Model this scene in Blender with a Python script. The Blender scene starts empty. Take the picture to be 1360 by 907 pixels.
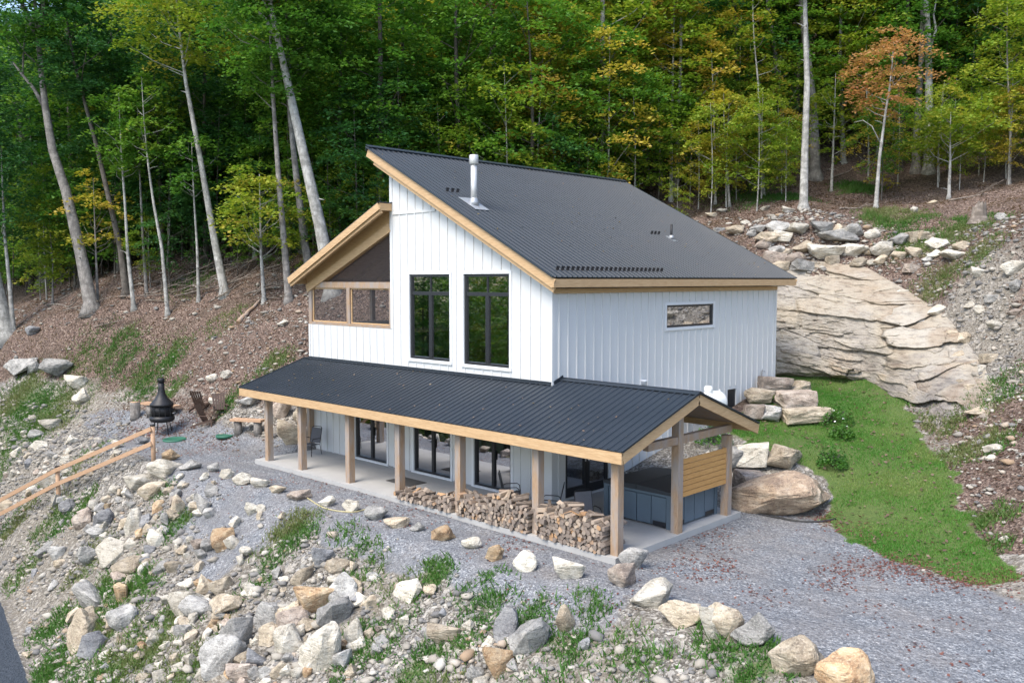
import bpy, math, random
import numpy as np
from mathutils import Vector, Matrix, noise
random.seed(7); RNG = np.random.default_rng(7)
sc = bpy.context.scene
COL = sc.collection
R_ = math.radians

# ------------------------------------------------------------------ camera, sky, sun, exposure
cd = bpy.data.cameras.new('camera'); cam = bpy.data.objects.new('camera', cd); COL.objects.link(cam)
cd.sensor_width = 36; cd.lens = 36*1159.3/1360; cd.clip_start = .1; cd.clip_end = 2000
cam.location = (16.73, -18.97, 6.67)
cam.rotation_euler = (math.pi/2 - .06979, 0, .76885)
sc.camera = cam
sc.render.resolution_x = 1024; sc.render.resolution_y = 682
w = bpy.data.worlds.new('World'); sc.world = w; w.use_nodes = True
SUN_EL, SUN_AZ = R_(56), R_(176)      # azimuth clockwise from +Y
nt = w.node_tree; bg = nt.nodes['Background']
sky = nt.nodes.new('ShaderNodeTexSky'); sky.sky_type = 'NISHITA'; sky.sun_disc = False
sky.sun_elevation = SUN_EL; sky.sun_rotation = SUN_AZ; sky.air_density = 1.0; sky.dust_density = 1.8; sky.ozone_density = .8
nt.links.new(sky.outputs[0], bg.inputs[0]); bg.inputs[1].default_value = .15
sl = bpy.data.lights.new('sun', 'SUN'); sl.energy = 1.4; sl.angle = R_(30); sl.color = (1, .93, .82)
so = bpy.data.objects.new('sun', sl); COL.objects.link(so)
sd = Vector((math.sin(SUN_AZ)*math.cos(SUN_EL), math.cos(SUN_AZ)*math.cos(SUN_EL), math.sin(SUN_EL)))
so.rotation_euler = sd.to_track_quat('Z', 'Y').to_euler(); so.location = (0, -30, 40)
vs = sc.view_settings; vs.view_transform = 'Standard'; vs.look = 'None'; vs.gamma = 1; vs.use_curve_mapping = False
vs.exposure = 1.45
sc.cycles.max_bounces = 6; sc.cycles.diffuse_bounces = 3; sc.cycles.glossy_bounces = 3
sc.cycles.transmission_bounces = 4; sc.cycles.transparent_max_bounces = 12
sc.cycles.use_denoising = True

# ------------------------------------------------------------------ the lie of the land
CAM = (16.73, -18.97, 6.67); YAW = -0.76885; PITCH = -0.06979; FPX = 1159.3
def value_noise(x, y, seed=0):
    x = np.asarray(x, float); y = np.asarray(y, float)
    xi = np.floor(x).astype(np.int64); yi = np.floor(y).astype(np.int64); fx = x - xi; fy = y - yi
    fx = fx*fx*(3-2*fx); fy = fy*fy*(3-2*fy)
    def h(a, b):
        n = (a*374761393 + b*668265263 + seed*1442695041) & 0x7fffffff
        n = ((n ^ (n >> 13))*1274126177) & 0x7fffffff
        n = (n ^ (n >> 16))
        return (n & 0xffff)/65535.0
    return (h(xi, yi)*(1-fx) + h(xi+1, yi)*fx)*(1-fy) + (h(xi, yi+1)*(1-fx) + h(xi+1, yi+1)*fx)*fy
def fbm(x, y, octs=4, seed=0):
    s = 0; a = 1; t = 0
    for k in range(octs):
        s = s + a*value_noise(x*2**k + 17.3*k, y*2**k - 9.1*k, seed+k); t += a; a *= .5
    return s/t*2 - 1
CTRL = np.array([
 # level ground round the house and the drive
 (-14,-3,0),(-10,-4,-.03),(-5,-4,-.03),(0,-4,-.03),(5,-3,-.03),(5,-4,-.05),(8,-4,-.03),(12,-4.2,0),(7,2.4,0),(10,1.2,.03),
 (13,-2.5,0),(16,0,.1),(22,0,.5),(20,-4,.1),(5,4,0),(5.4,5.6,.05),(-14,-6,-.02),(-20,-6,0),(0,-8,-.1),(10,-9,-.1),(-10,-10,-.1),(20,-12,0),
 (-16,-4.5,.0),(-19,-3.5,.05),(-22,-2,.12),(-25,-2.5,.1),(-17,-2,.12),(-14.5,-1,.08),(-19,-1,.3),
 # lawn
 (-1,16.4,2.72),(2.3,16.9,2.77),(5.5,13,2.02),(7.4,10.5,1.14),(9.7,5.5,.6),(11.6,2.4,.22),(2.6,7.4,1.22),(3.6,7.0,1.15),(2.5,10,1.4),(.8,7.2,1.25),(.8,12.6,2.5),(5.4,9,1.15),(6.6,6,.45),
 # cut bank and ledge
 (-3.3,20.5,8.9),(1.7,22.4,8.0),(7.3,19.5,7.85),(8.9,13.6,3.5),(10.3,7.9,1.93),(8.2,11.4,1.9),(13,9,4.0),(14,3,1.4),(18,6,3.5),(6.5,15.2,3.1),(-8,17,6),(-12,18,7.5),(9,16.5,5.6),
 # leaf covered hill on the left
 (-39,-3.5,3.4),(-35.4,.2,5.36),(-28,4.6,6.0),(-22.8,5.4,5.65),(-18,3,4.0),(-22.3,1.6,3.5),(-31.3,-1.8,1.7),(-17.8,.4,2.3),(-39,-3.7,1.3),(-14.5,2.2,2.0),(-14,6,3.6),(-25,-.3,1.5),(-28,-2.0,.7),
 (-30,-3.6,.0),(-34,-5,-.1),
 # forest floor
 (-4.5,25,10.3),(-2.6,29.6,10.9),(-2.8,38,13.5),(-12.6,25.6,11.2),(4.4,31,11.3),(-19,25,13),(-45,6,7.5),(-60,20,17),(-40,20,13),(-28,14,9.5),(-20,12,8.5),(-14,12,5.8),
 (0,55,22),(-30,50,30),(30,55,24),(20,30,13),(14,20,9),(-60,50,34),(-90,10,14),(40,20,14),(60,50,28),(-80,-10,0),(-50,-6,1),(40,-5,3),(60,0,8),(-30,90,52),(30,90,44),(-90,80,50),
], float)
def tps_fit(P, v, lam=.02):
    n = len(P); d2 = ((P[:, None]-P[None])**2).sum(-1); K = np.where(d2 > 0, d2*np.log(np.maximum(d2, 1e-12))*.5, 0) + lam*np.eye(n)
    A = np.zeros((n+3, n+3)); A[:n, :n] = K; A[:n, n] = 1; A[:n, n+1:] = P; A[n, :n] = 1; A[n+1:, :n] = P.T
    return np.linalg.solve(A, np.concatenate([v, np.zeros(3)]))
_k = np.unique(CTRL[:, :2], axis=0, return_index=True)[1]; CTRL = CTRL[np.sort(_k)]
TW = tps_fit(CTRL[:, :2]/10, CTRL[:, 2])
def tps(x, y):
    x = np.asarray(x, float)/10; y = np.asarray(y, float)/10; s = TW[-3] + TW[-2]*x + TW[-1]*y
    for i, c in enumerate(CTRL):
        d2 = (x-c[0]/10)**2 + (y-c[1]/10)**2
        s = s + TW[i]*np.where(d2 > 0, d2*np.log(np.maximum(d2, 1e-12))*.5, 0)
    return s
CRX = [-90, -50, -40, -34, -29, -24, -20, -17, -15, -12.5, -9, -5, 0, 4, 7, 11, 15, 25, 60]
CRY = [-9, -7, -6, -5.2, -4.9, -4.9, -5.1, -5.3, -5.3, -4.9, -4.7, -4.5, -4.5, -4.3, -4.5, -5.1, -6, -9, -14]
def road_edge(x): return -11.15 - .19*(x+9.4)*(x < 30) + .0*x
def height(x, y, detail=True):
    x = np.asarray(x, float); y = np.asarray(y, float)
    up = tps(np.clip(x, -95, 70), np.clip(y, -12, 95))
    cr = np.interp(x, CRX, CRY)
    d = cr - y
    re = np.where(x > 0, -12.95 - .05*x, -11.15 - .19*(x+9.4))
    tot = np.maximum(cr - re, 1)
    emb = -4.55*d/tot
    emb = np.maximum(emb, -4.55)
    far = re - y - 5.5
    emb = np.where(far > 0, emb - np.minimum(far*.35, 9), emb)
    k = .12
    h = -k*np.logaddexp(-np.clip(up, -50, 60)/k, -(emb+.1)/k) 
    if detail:
        # loose slopes are lumpy, the pad, the lawn and the road are smooth
        slope_m = np.clip((-h-.25)/.8, 0, 1)*np.clip((h+4.5)/.4, 0, 1)
        hill_m = np.clip((h-1.6)/2, 0, 1)*np.where((x > -2) & (x < 9) & (y < 17.2), 0, 1)
        h = h + slope_m*(.30*fbm(x*.45, y*.45, 3, 5) + .10*fbm(x*2.1, y*2.1, 3, 9)) + hill_m*(.35*fbm(x*.3, y*.3, 3, 3) + .08*fbm(x*1.6, y*1.6, 3, 7))
        h = h + .015*fbm(x*1.3, y*1.3, 3, 21)
    # nothing rises inside the house or on its slab
    inside = (x > -12.72) & (x < -.06) & (y > .05) & (y < 13.45)
    slab = (x > -12.3) & (x < 4.5) & (y > -2.75) & (y < 3.25)
    h = np.where(inside | slab, np.minimum(h, -.06), h)
    return h
def cam_axes():
    cy, sy, cp, sp = math.cos(YAW), math.sin(YAW), math.cos(PITCH), math.sin(PITCH)
    F = np.array([sy*cp, cy*cp, sp]); R = np.array([cy, -sy, 0.]); return F, R, np.cross(R, F)
_F, _R, _U = cam_axes()
_T = np.concatenate([np.arange(12, 80, .04), np.arange(80, 200, .5)])
def hit(px, py):
    """point of the ground seen at photo pixel (1360 x 907)"""
    d = _F + _R*(px-680)/FPX - _U*(py-453.5)/FPX
    P = np.array(CAM)[None] + _T[:, None]*d[None]
    under = P[:, 2] < height(P[:, 0], P[:, 1], False)
    i = int(np.argmax(under)) if under.any() else len(_T)-1
    p = P[i]; return float(p[0]), float(p[1]), float(height(p[0], p[1])), float(_T[i])
def atz(px, py, z):
    d = _F + _R*(px-680)/FPX - _U*(py-453.5)/FPX; t = (z-CAM[2])/d[2]
    return CAM[0]+t*d[0], CAM[1]+t*d[1], z
def atd(px, py, t):
    d = _F + _R*(px-680)/FPX - _U*(py-453.5)/FPX
    return Vector((CAM[0]+t*d[0], CAM[1]+t*d[1], CAM[2]+t*d[2]))
def ground(x, y): return float(height(x, y))

# ------------------------------------------------------------------ materials
def mat(name):
    m = bpy.data.materials.new(name); m.use_nodes = True
    n = m.node_tree.nodes; b = n['Principled BSDF']; return m, m.node_tree, b
class G:
    """short node-graph writer"""
    def __init__(s, t): s.t = t; s.n = t.nodes; s.l = t.links
    def new(s, ty, **k):
        x = s.n.new(ty)
        for a, v in k.items(): setattr(x, a, v)
        return x
    def set(s, sock, v):
        if isinstance(v, bpy.types.NodeSocket): s.l.new(v, sock)
        elif v is not None: sock.default_value = v
    def coord(s, kind='Object'): return s.new('ShaderNodeTexCoord').outputs[kind]
    def map(s, v, scale=(1, 1, 1), rot=(0, 0, 0)):
        m = s.new('ShaderNodeMapping'); s.set(m.inputs[0], v); m.inputs['Scale'].default_value = scale; m.inputs['Rotation'].default_value = rot; return m.outputs[0]
    def noise(s, v, scale, detail=3, rough=.55, out=0):
        m = s.new('ShaderNodeTexNoise'); s.set(m.inputs['Vector'], v); m.inputs['Scale'].default_value = scale; m.inputs['Detail'].default_value = detail; m.inputs['Roughness'].default_value = rough; return m.outputs[out]
    def vor(s, v, scale, out='Color', feature='F1', rnd=1):
        m = s.new('ShaderNodeTexVoronoi', feature=feature); s.set(m.inputs['Vector'], v); m.inputs['Scale'].default_value = scale; m.inputs['Randomness'].default_value = rnd; return m.outputs[out]
    def ramp(s, f, stops, interp='LINEAR'):
        m = s.new('ShaderNodeValToRGB'); s.set(m.inputs[0], f); cr = m.color_ramp; cr.interpolation = interp
        while len(cr.elements) > 1: cr.elements.remove(cr.elements[-1])
        for i, (p, c) in enumerate(stops):
            e = cr.elements[0] if i == 0 else cr.elements.new(p)
            e.position = p; e.color = (*c, 1) if len(c) == 3 else c
        return m.outputs[0]
    def mix(s, f, a, b, blend='MIX'):
        m = s.new('ShaderNodeMix', data_type='RGBA', blend_type=blend); s.set(m.inputs[0], f)
        s.set(m.inputs[6], (*a, 1) if isinstance(a, tuple) and len(a) == 3 else a); s.set(m.inputs[7], (*b, 1) if isinstance(b, tuple) and len(b) == 3 else b); return m.outputs[2]
    def math(s, op, a, b=None, c=None, clamp=False):
        m = s.new('ShaderNodeMath', operation=op, use_clamp=clamp); s.set(m.inputs[0], a)
        if b is not None: s.set(m.inputs[1], b)
        if c is not None: s.set(m.inputs[2], c)
        return m.outputs[0]
    def sep(s, c):
        m = s.new('ShaderNodeSeparateColor'); s.set(m.inputs[0], c); return m.outputs
    def attr(s, name):
        m = s.new('ShaderNodeAttribute'); m.attribute_name = name; return m.outputs['Color']
    def bump(s, h, strength=.3, dist=.02, b=None):
        m = s.new('ShaderNodeBump'); s.set(m.inputs['Height'], h); m.inputs['Strength'].default_value = strength; m.inputs['Distance'].default_value = dist
        if b is not None: s.set(b.inputs['Normal'], m.outputs[0])
        return m.outputs[0]
    def rand(s): return s.new('ShaderNodeObjectInfo').outputs['Random']

def simple(name, col, rough=.6, metal=0, spec=.5, var=.0, scale=6, bump=0):
    m, t, b = mat(name); g = G(t)
    b.inputs['Roughness'].default_value = rough; b.inputs['Metallic'].default_value = metal; b.inputs['Specular IOR Level'].default_value = spec
    n = g.noise(g.coord(), scale, 4)
    c = g.mix(n, tuple(max(0, x*(1-var)) for x in col), tuple(min(1, x*(1+var)) for x in col)); g.set(b.inputs['Base Color'], c)
    if bump: g.bump(n, bump, .02, b)
    return m
def wood(name, c1, c2, c3, axis_scale=(1, 1, 1), rough=.65, weather=0):
    m, t, b = mat(name); g = G(t); co = g.coord()
    rn = g.rand(); v = g.new('ShaderNodeVectorMath', operation='ADD'); g.set(v.inputs[0], co); g.set(v.inputs[1], rn)
    grain = g.noise(g.map(v.outputs[0], axis_scale), 9, 6, .7)
    blot = g.noise(v.outputs[0], 1.7, 3)
    c = g.ramp(grain, [(.3, c1), (.5, c2), (.72, c3)])
    c = g.mix(g.math('MULTIPLY', blot, .45), c, c1)
    if weather:
        wv = g.ramp(g.noise(g.map(v.outputs[0], (3, 3, .8)), 1.5, 3), [(.4, (0, 0, 0)), (.62, (1, 1, 1))])
        c = g.mix(g.math('MULTIPLY', wv, weather), c, (.30, .27, .25))
    g.set(b.inputs['Base Color'], c); b.inputs['Roughness'].default_value = rough
    g.bump(grain, .35, .01, b); return m

M = {}
M['siding'] = simple('white_siding', (.60, .605, .60), .45, var=.05, scale=1.3)
M['trim'] = simple('white_trim', (.68, .69, .70), .45, var=.03)
M['wood_long'] = wood('pine_board', (.36, .22, .11), (.54, .36, .19), (.64, .47, .28), (.35, .35, 6))
M['wood_post'] = wood('timber_post', (.22, .13, .08), (.38, .26, .16), (.50, .38, .26), (7, 7, .5), weather=.85)
M['wood_beam'] = wood('timber_beam', (.24, .15, .09), (.36, .24, .15), (.46, .34, .24), (1, .5, 7), weather=.6)
M['wood_screen'] = wood('cedar_slat', (.36, .17, .05), (.55, .30, .10), (.66, .40, .17), (3, .4, 8))
M['wood_rail'] = wood('rail_timber', (.36, .21, .12), (.50, .32, .20), (.60, .42, .28), (.8, .8, 5))
M['black_frame'] = simple('black_frame', (.018, .019, .022), .4, var=.2)
M['black_metal'] = simple('black_metal', (.02, .02, .022), .5, .3, var=.3)
M['steel'] = simple('flue_steel', (.55, .55, .54), .55, .5, var=.15, scale=4)
M['galv'] = simple('flashing_metal', (.42, .43, .44), .5, .6, var=.15)
M['concrete'] = simple('concrete', (.37, .365, .35), .85, var=.14, scale=2.2, bump=.1)
M['tub_side'] = simple('tub_panel', (.10, .135, .165), .5, var=.15, scale=3)
M['tub_cover'] = simple('tub_cover', (.03, .035, .042), .6, var=.2, scale=5)
M['tank'] = simple('tank_paint', (.80, .80, .78), .35, var=.05)
M['rubber'] = simple('mat_rubber', (.06, .058, .055), .9, var=.3, scale=30)
M['green_mat'] = simple('green_plastic', (.03, .13, .08), .5, var=.2)
M['adirondack'] = simple('stained_wood', (.075, .045, .032), .6, var=.3, scale=9)
M['sling'] = simple('sling_fabric', (.10, .10, .11), .8, var=.2, scale=40)
M['hose'] = simple('hose_yellow', (.42, .37, .20), .5, var=.1)
M['cable'] = simple('cable_black', (.02, .02, .02), .6)
M['interior'] = simple('interior_paint', (.10, .095, .085), .8, var=.1)
M['interior_floor'] = simple('interior_floor', (.28, .18, .10), .5, var=.2)

# dark standing-seam steel, slightly glossy, streaked down the slope
def roofmat():
    m, t, b = mat('charcoal_steel_roof'); g = G(t); co = g.coord()
    n = g.noise(co, .7, 4); n2 = g.noise(co, 14, 3)
    c = g.mix(n, (.018, .024, .032), (.032, .041, .052)); c = g.mix(g.math('MULTIPLY', n2, .2), c, (.06, .066, .072))
    g.set(b.inputs['Base Color'], c); g.set(b.inputs['Roughness'], g.math('MULTIPLY_ADD', n, .2, .34)); b.inputs['Metallic'].default_value = .15
    b.inputs['Specular IOR Level'].default_value = .35
    return m
M['roof'] = roofmat()
def glassmat(name, tint, trans, rough=.02):
    m = bpy.data.materials.new(name); m.use_nodes = True; t = m.node_tree; t.nodes.clear(); g = G(t)
    out = g.new('ShaderNodeOutputMaterial'); gl = g.new('ShaderNodeBsdfGlossy'); gl.inputs['Roughness'].default_value = rough; gl.inputs['Color'].default_value = (.86, .88, .93, 1)
    tr = g.new('ShaderNodeBsdfTransparent'); tr.inputs['Color'].default_value = (*tint, 1)
    fr = g.new('ShaderNodeFresnel'); fr.inputs['IOR'].default_value = 1.9
    mx = g.new('ShaderNodeMixShader'); f = g.math('ADD', fr.outputs[0], 1-trans, clamp=True); g.set(mx.inputs[0], f)
    g.l.new(tr.outputs[0], mx.inputs[1]); g.l.new(gl.outputs[0], mx.inputs[2]); g.l.new(mx.outputs[0], out.inputs[0]); return m
M['glass'] = glassmat('window_glass', (.40, .44, .46), .52)
def screenmat():
    m = bpy.data.materials.new('insect_screen'); m.use_nodes = True; t = m.node_tree; t.nodes.clear(); g = G(t)
    out = g.new('ShaderNodeOutputMaterial'); d = g.new('ShaderNodeBsdfDiffuse'); d.inputs['Color'].default_value = (.05, .05, .055, 1)
    tr = g.new('ShaderNodeBsdfTransparent'); tr.inputs['Color'].default_value = (1, 1, 1, 1)
    co = g.coord(); mx = g.new('ShaderNodeMixShader')
    g.set(mx.inputs[0], g.math('MULTIPLY_ADD', g.noise(co, 3, 2), .1, .45))
    g.l.new(tr.outputs[0], mx.inputs[1]); g.l.new(d.outputs[0], mx.inputs[2]); g.l.new(mx.outputs[0], out.inputs[0]); return m
M['screen'] = screenmat()

def rockmat(name, ca, cb, cc):
    m, t, b = mat(name); g = G(t); co = g.new('ShaderNodeNewGeometry').outputs['Position']; rn = g.rand()
    v = g.new('ShaderNodeVectorMath', operation='ADD'); g.set(v.inputs[0], co); mm = g.math('MULTIPLY', rn, 40); g.set(v.inputs[1], mm); V = v.outputs[0]
    n1 = g.noise(V, 2.6, 5, .62); n2 = g.noise(g.map(V, (1, 1, 3.5), (.4, .3, 0)), 5, 6, .7); n3 = g.noise(V, 28, 3, .7)
    c = g.ramp(n1, [(.32, ca), (.5, cb), (.68, cc)])
    c = g.mix(g.ramp(n2, [(.35, (.75,)*3), (.5, (0, 0, 0)), (1, (0, 0, 0))]), c, tuple(x*.45 for x in ca))
    c = g.mix(g.ramp(n3, [(.5, (0, 0, 0)), (.72, (.5,)*3)]), c, tuple(min(1, x*1.45+.03) for x in cc))
    # each stone a little lighter or darker than the next
    hs = g.new('ShaderNodeHueSaturation'); g.set(hs.inputs['Color'], c); g.set(hs.inputs['Value'], g.math('MULTIPLY_ADD', rn, .5, .75)); 
    g.set(b.inputs['Base Color'], hs.outputs[0]); b.inputs['Roughness'].default_value = .85
    h = g.math('ADD', g.math('MULTIPLY', n2, 1.0), g.math('MULTIPLY', n3, .35)); g.bump(h, .7, .05, b); return m
M['rock_rust'] = rockmat('rust_brown_stone', (.20, .14, .10), (.34, .25, .17), (.45, .37, .28))
M['rock_white'] = rockmat('pale_limestone', (.32, .285, .22), (.46, .42, .345), (.56, .53, .46))
M['rock_tan'] = rockmat('tan_stone', (.23, .18, .125), (.36, .30, .215), (.49, .42, .325))
M['rock_ochre'] = rockmat('rusty_stone', (.25, .14, .07), (.40, .27, .15), (.50, .40, .27))
M['rock_grey'] = rockmat('grey_stone', (.17, .165, .15), (.28, .27, .25), (.42, .405, .37))
M['rock_slate'] = rockmat('slate_stone', (.12, .12, .125), (.20, .20, .205), (.30, .295, .285))
M['rock_brown'] = rockmat('brown_stone', (.19, .145, .115), (.31, .25, .20), (.44, .38, .32))

def barkmat(name, a, b_, c_):
    m, t, b = mat(name); g = G(t); co = g.coord(); rn = g.rand()
    v = g.new('ShaderNodeVectorMath', operation='ADD'); g.set(v.inputs[0], co); g.set(v.inputs[1], g.math('MULTIPLY', rn, 30)); V = v.outputs[0]
    n = g.noise(g.map(V, (1, 1, .3)), 7, 7, .8); p = g.noise(g.map(V, (1, 1, 1.8)), 1.6, 5, .7)
    c = g.ramp(n, [(.34, a), (.5, b_), (.68, c_)]); c = g.mix(g.ramp(p, [(.45, (0, 0, 0)), (.58, (.8,)*3)]), c, tuple(x*.5 for x in b_))
    g.set(b.inputs['Base Color'], c); b.inputs['Roughness'].default_value = .9; g.bump(n, .6, .04, b); return m
M['bark_pale'] = barkmat('pale_bark', (.16, .15, .135), (.36, .35, .32), (.52, .51, .48))
M['bark_grey'] = barkmat('grey_bark', (.10, .09, .08), (.23, .21, .19), (.36, .34, .31))
M['bark_dark'] = barkmat('dark_bark', (.05, .042, .035), (.11, .095, .08), (.18, .165, .145))
M['dead_wood'] = barkmat('dead_wood', (.10, .08, .06), (.23, .19, .155), (.34, .30, .26))
def leafmat(name, stops):
    """stops: leaf colours from the common one to the odd one"""
    m, t, b = mat(name); g = G(t); a = g.sep(g.attr('tint')); rn = g.rand()
    f = g.math('ADD', g.math('MULTIPLY', a[0], .35), g.math('MULTIPLY', a[1], .45)); f = g.math('ADD', f, g.math('MULTIPLY', rn, .2), clamp=True)
    c = g.ramp(f, stops)
    g.set(b.inputs['Base Color'], c); b.inputs['Roughness'].default_value = .5; b.inputs['Specular IOR Level'].default_value = .3
    tl = g.new('ShaderNodeBsdfTranslucent'); g.set(tl.inputs['Color'], g.mix(1.0, c, (1.25, 1.35, .8, 1), 'MULTIPLY'))
    mx = g.new('ShaderNodeMixShader'); mx.inputs[0].default_value = .38
    out = t.nodes['Material Output']; g.l.new(b.outputs[0], mx.inputs[1]); g.l.new(tl.outputs[0], mx.inputs[2]); g.l.new(mx.outputs[0], out.inputs[0]); return m
M['leaf_deep'] = leafmat('leaf_deep_green', [(0, (.022, .080, .030)), (.4, (.038, .12, .036)), (.7, (.075, .18, .038)), (1, (.16, .26, .045))])
M['leaf_green'] = leafmat('leaf_green', [(0, (.038, .12, .022)), (.35, (.075, .19, .028)), (.65, (.16, .28, .036)), (1, (.38, .36, .06))])
M['leaf_lime'] = leafmat('leaf_yellow_green', [(0, (.075, .17, .022)), (.35, (.17, .27, .03)), (.65, (.34, .35, .045)), (1, (.60, .34, .10))])
M['leaf_gold'] = leafmat('leaf_gold', [(0, (.17, .22, .03)), (.35, (.38, .35, .045)), (.65, (.54, .38, .08)), (1, (.56, .28, .12))])
M['leaf_rust'] = leafmat('leaf_rust', [(0, (.30, .20, .06)), (.35, (.50, .27, .12)), (.7, (.52, .24, .13)), (1, (.56, .36, .15))])
M['grass'] = leafmat('grass_blade', [(0, (.05, .15, .022)), (.4, (.09, .24, .038)), (.7, (.17, .27, .065)), (1, (.36, .32, .15))])
M['weed'] = leafmat('weed_leaf', [(0, (.04, .11, .022)), (.35, (.075, .18, .032)), (.62, (.15, .18, .065)), (1, (.32, .27, .16))])
M['litter'] = leafmat('fallen_leaf', [(0, (.055, .028, .02)), (.35, (.12, .07, .05)), (.65, (.19, .13, .095)), (.85, (.30, .21, .155)), (1, (.44, .36, .28))])
M['litter_red'] = leafmat('fallen_red_leaf', [(0, (.10, .035, .03)), (.4, (.20, .08, .065)), (.75, (.29, .15, .12)), (1, (.42, .30, .20))])
M['petal'] = simple('white_petal', (.8, .8, .78), .6)
M['log_bark'] = barkmat('log_bark', (.08, .06, .045), (.18, .14, .11), (.28, .24, .20))
def logend():
    m, t, b = mat('split_wood'); g = G(t); co = g.coord(); rn = g.rand()
    v = g.new('ShaderNodeVectorMath', operation='ADD'); g.set(v.inputs[0], co); g.set(v.inputs[1], g.math('MULTIPLY', rn, 30))
    n = g.noise(g.map(v.outputs[0], (6, 1, 6)), 5, 5, .6)
    base = g.ramp(rn, [(0, (.22, .19, .165)), (.25, (.42, .35, .28)), (.5, (.60, .49, .37)), (.72, (.34, .29, .25)), (.88, (.60, .34, .15)), (1, (.66, .56, .44))])
    c = g.mix(g.math('MULTIPLY', n, .8), base, (.16, .11, .08)); g.set(b.inputs['Base Color'], c); b.inputs['Roughness'].default_value = .8; return m
M['log_end'] = logend()

# ------------------------------------------------------------------ mesh helpers
class MB:
    def __init__(s): s.v = []; s.f = []; s.m = []; s.sm = []
    def add(s, vs, fs, mi=0, smooth=False):
        o = len(s.v); s.v += [tuple(v) for v in vs]; s.f += [tuple(i+o for i in f) for f in fs]; s.m += [mi]*len(fs); s.sm += [smooth]*len(fs)
    def box(s, x0, x1, y0, y1, z0, z1, mi=0):
        s.add([(x0, y0, z0), (x1, y0, z0), (x1, y1, z0), (x0, y1, z0), (x0, y0, z1), (x1, y0, z1), (x1, y1, z1), (x0, y1, z1)],
              [(0, 3, 2, 1), (4, 5, 6, 7), (0, 1, 5, 4), (1, 2, 6, 5), (2, 3, 7, 6), (3, 0, 4, 7)], mi)
    def beam(s, a, b, w, h, up=(0, 0, 1), mi=0):
        a = Vector(a); b = Vector(b); d = (b-a).normalized(); up = Vector(up); x = d.cross(up).normalized(); y = x.cross(d).normalized(); vs = []
        for p in (a, b):
            for sx, sy in ((-1, -1), (1, -1), (1, 1), (-1, 1)): vs.append(p + x*sx*w/2 + y*sy*h/2)
        s.add(vs, [(3, 2, 1, 0), (4, 5, 6, 7), (0, 1, 5, 4), (1, 2, 6, 5), (2, 3, 7, 6), (3, 0, 4, 7)], mi)
    def tube(s, pts, rad, n=8, mi=0, cap=True, smooth=True):
        pts = [Vector(p) for p in pts]; 
        if not hasattr(rad, '__len__'): rad = [rad]*len(pts)
        vs = []; prev = None
        for i, p in enumerate(pts):
            d = (pts[min(i+1, len(pts)-1)] - pts[max(i-1, 0)]).normalized()
            if prev is None:
                u = d.cross(Vector((0, 0, 1)) if abs(d.z) < .9 else Vector((1, 0, 0))).normalized()
            else: u = (prev - d*prev.dot(d)).normalized()
            prev = u; v = d.cross(u)
            for k in range(n):
                a = 2*math.pi*k/n; vs.append(p + (u*math.cos(a) + v*math.sin(a))*rad[i])
        fs = [(i*n+k, i*n+(k+1) % n, (i+1)*n+(k+1) % n, (i+1)*n+k) for i in range(len(pts)-1) for k in range(n)]
        o = len(s.v); s.add(vs, fs, mi, smooth)
        if cap: s.f += [tuple(o+k for k in reversed(range(n))), tuple(o+(len(pts)-1)*n+k for k in range(n))]; s.m += [mi]*2; s.sm += [False]*2
    def prism(s, poly, z0, z1, mi=0, axis='z'):
        """extrude a 2-D polygon; axis = direction of extrusion ('x': poly is (y,z), 'y': (x,z))"""
        def P(a, b, c): return {'z': (a, b, c), 'x': (c, a, b), 'y': (a, c, b)}[axis]
        n = len(poly); vs = [P(a, b, z0) for a, b in poly] + [P(a, b, z1) for a, b in poly]
        s.add(vs, [tuple(reversed(range(n))), tuple(range(n, 2*n))] + [(i, (i+1) % n, n+(i+1) % n, n+i) for i in range(n)], mi)
    def lathe(s, prof, c=(0, 0, 0), n=20, mi=0, smooth=True):
        vs = [(c[0]+r*math.cos(2*math.pi*k/n), c[1]+r*math.sin(2*math.pi*k/n), c[2]+z) for r, z in prof for k in range(n)]
        s.add(vs, [(i*n+k, i*n+(k+1) % n, (i+1)*n+(k+1) % n, (i+1)*n+k) for i in range(len(prof)-1) for k in range(n)] + [tuple(reversed(range(n))), tuple(range((len(prof)-1)*n, len(prof)*n))], mi, smooth)
    def build(s, name, mats, parent=None, recalc=True):
        me = bpy.data.meshes.new(name); me.from_pydata(s.v, [], s.f)
        for m in (mats if isinstance(mats, (list, tuple)) else [mats]): me.materials.append(m)
        me.polygons.foreach_set('material_index', s.m); me.polygons.foreach_set('use_smooth', s.sm); me.update()
        if recalc:
            import bmesh
            bm = bmesh.new(); bm.from_mesh(me); bmesh.ops.recalc_face_normals(bm, faces=bm.faces); bm.to_mesh(me); bm.free()
        o = bpy.data.objects.new(name, me); COL.objects.link(o)
        if parent: o.parent = parent
        return o
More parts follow.
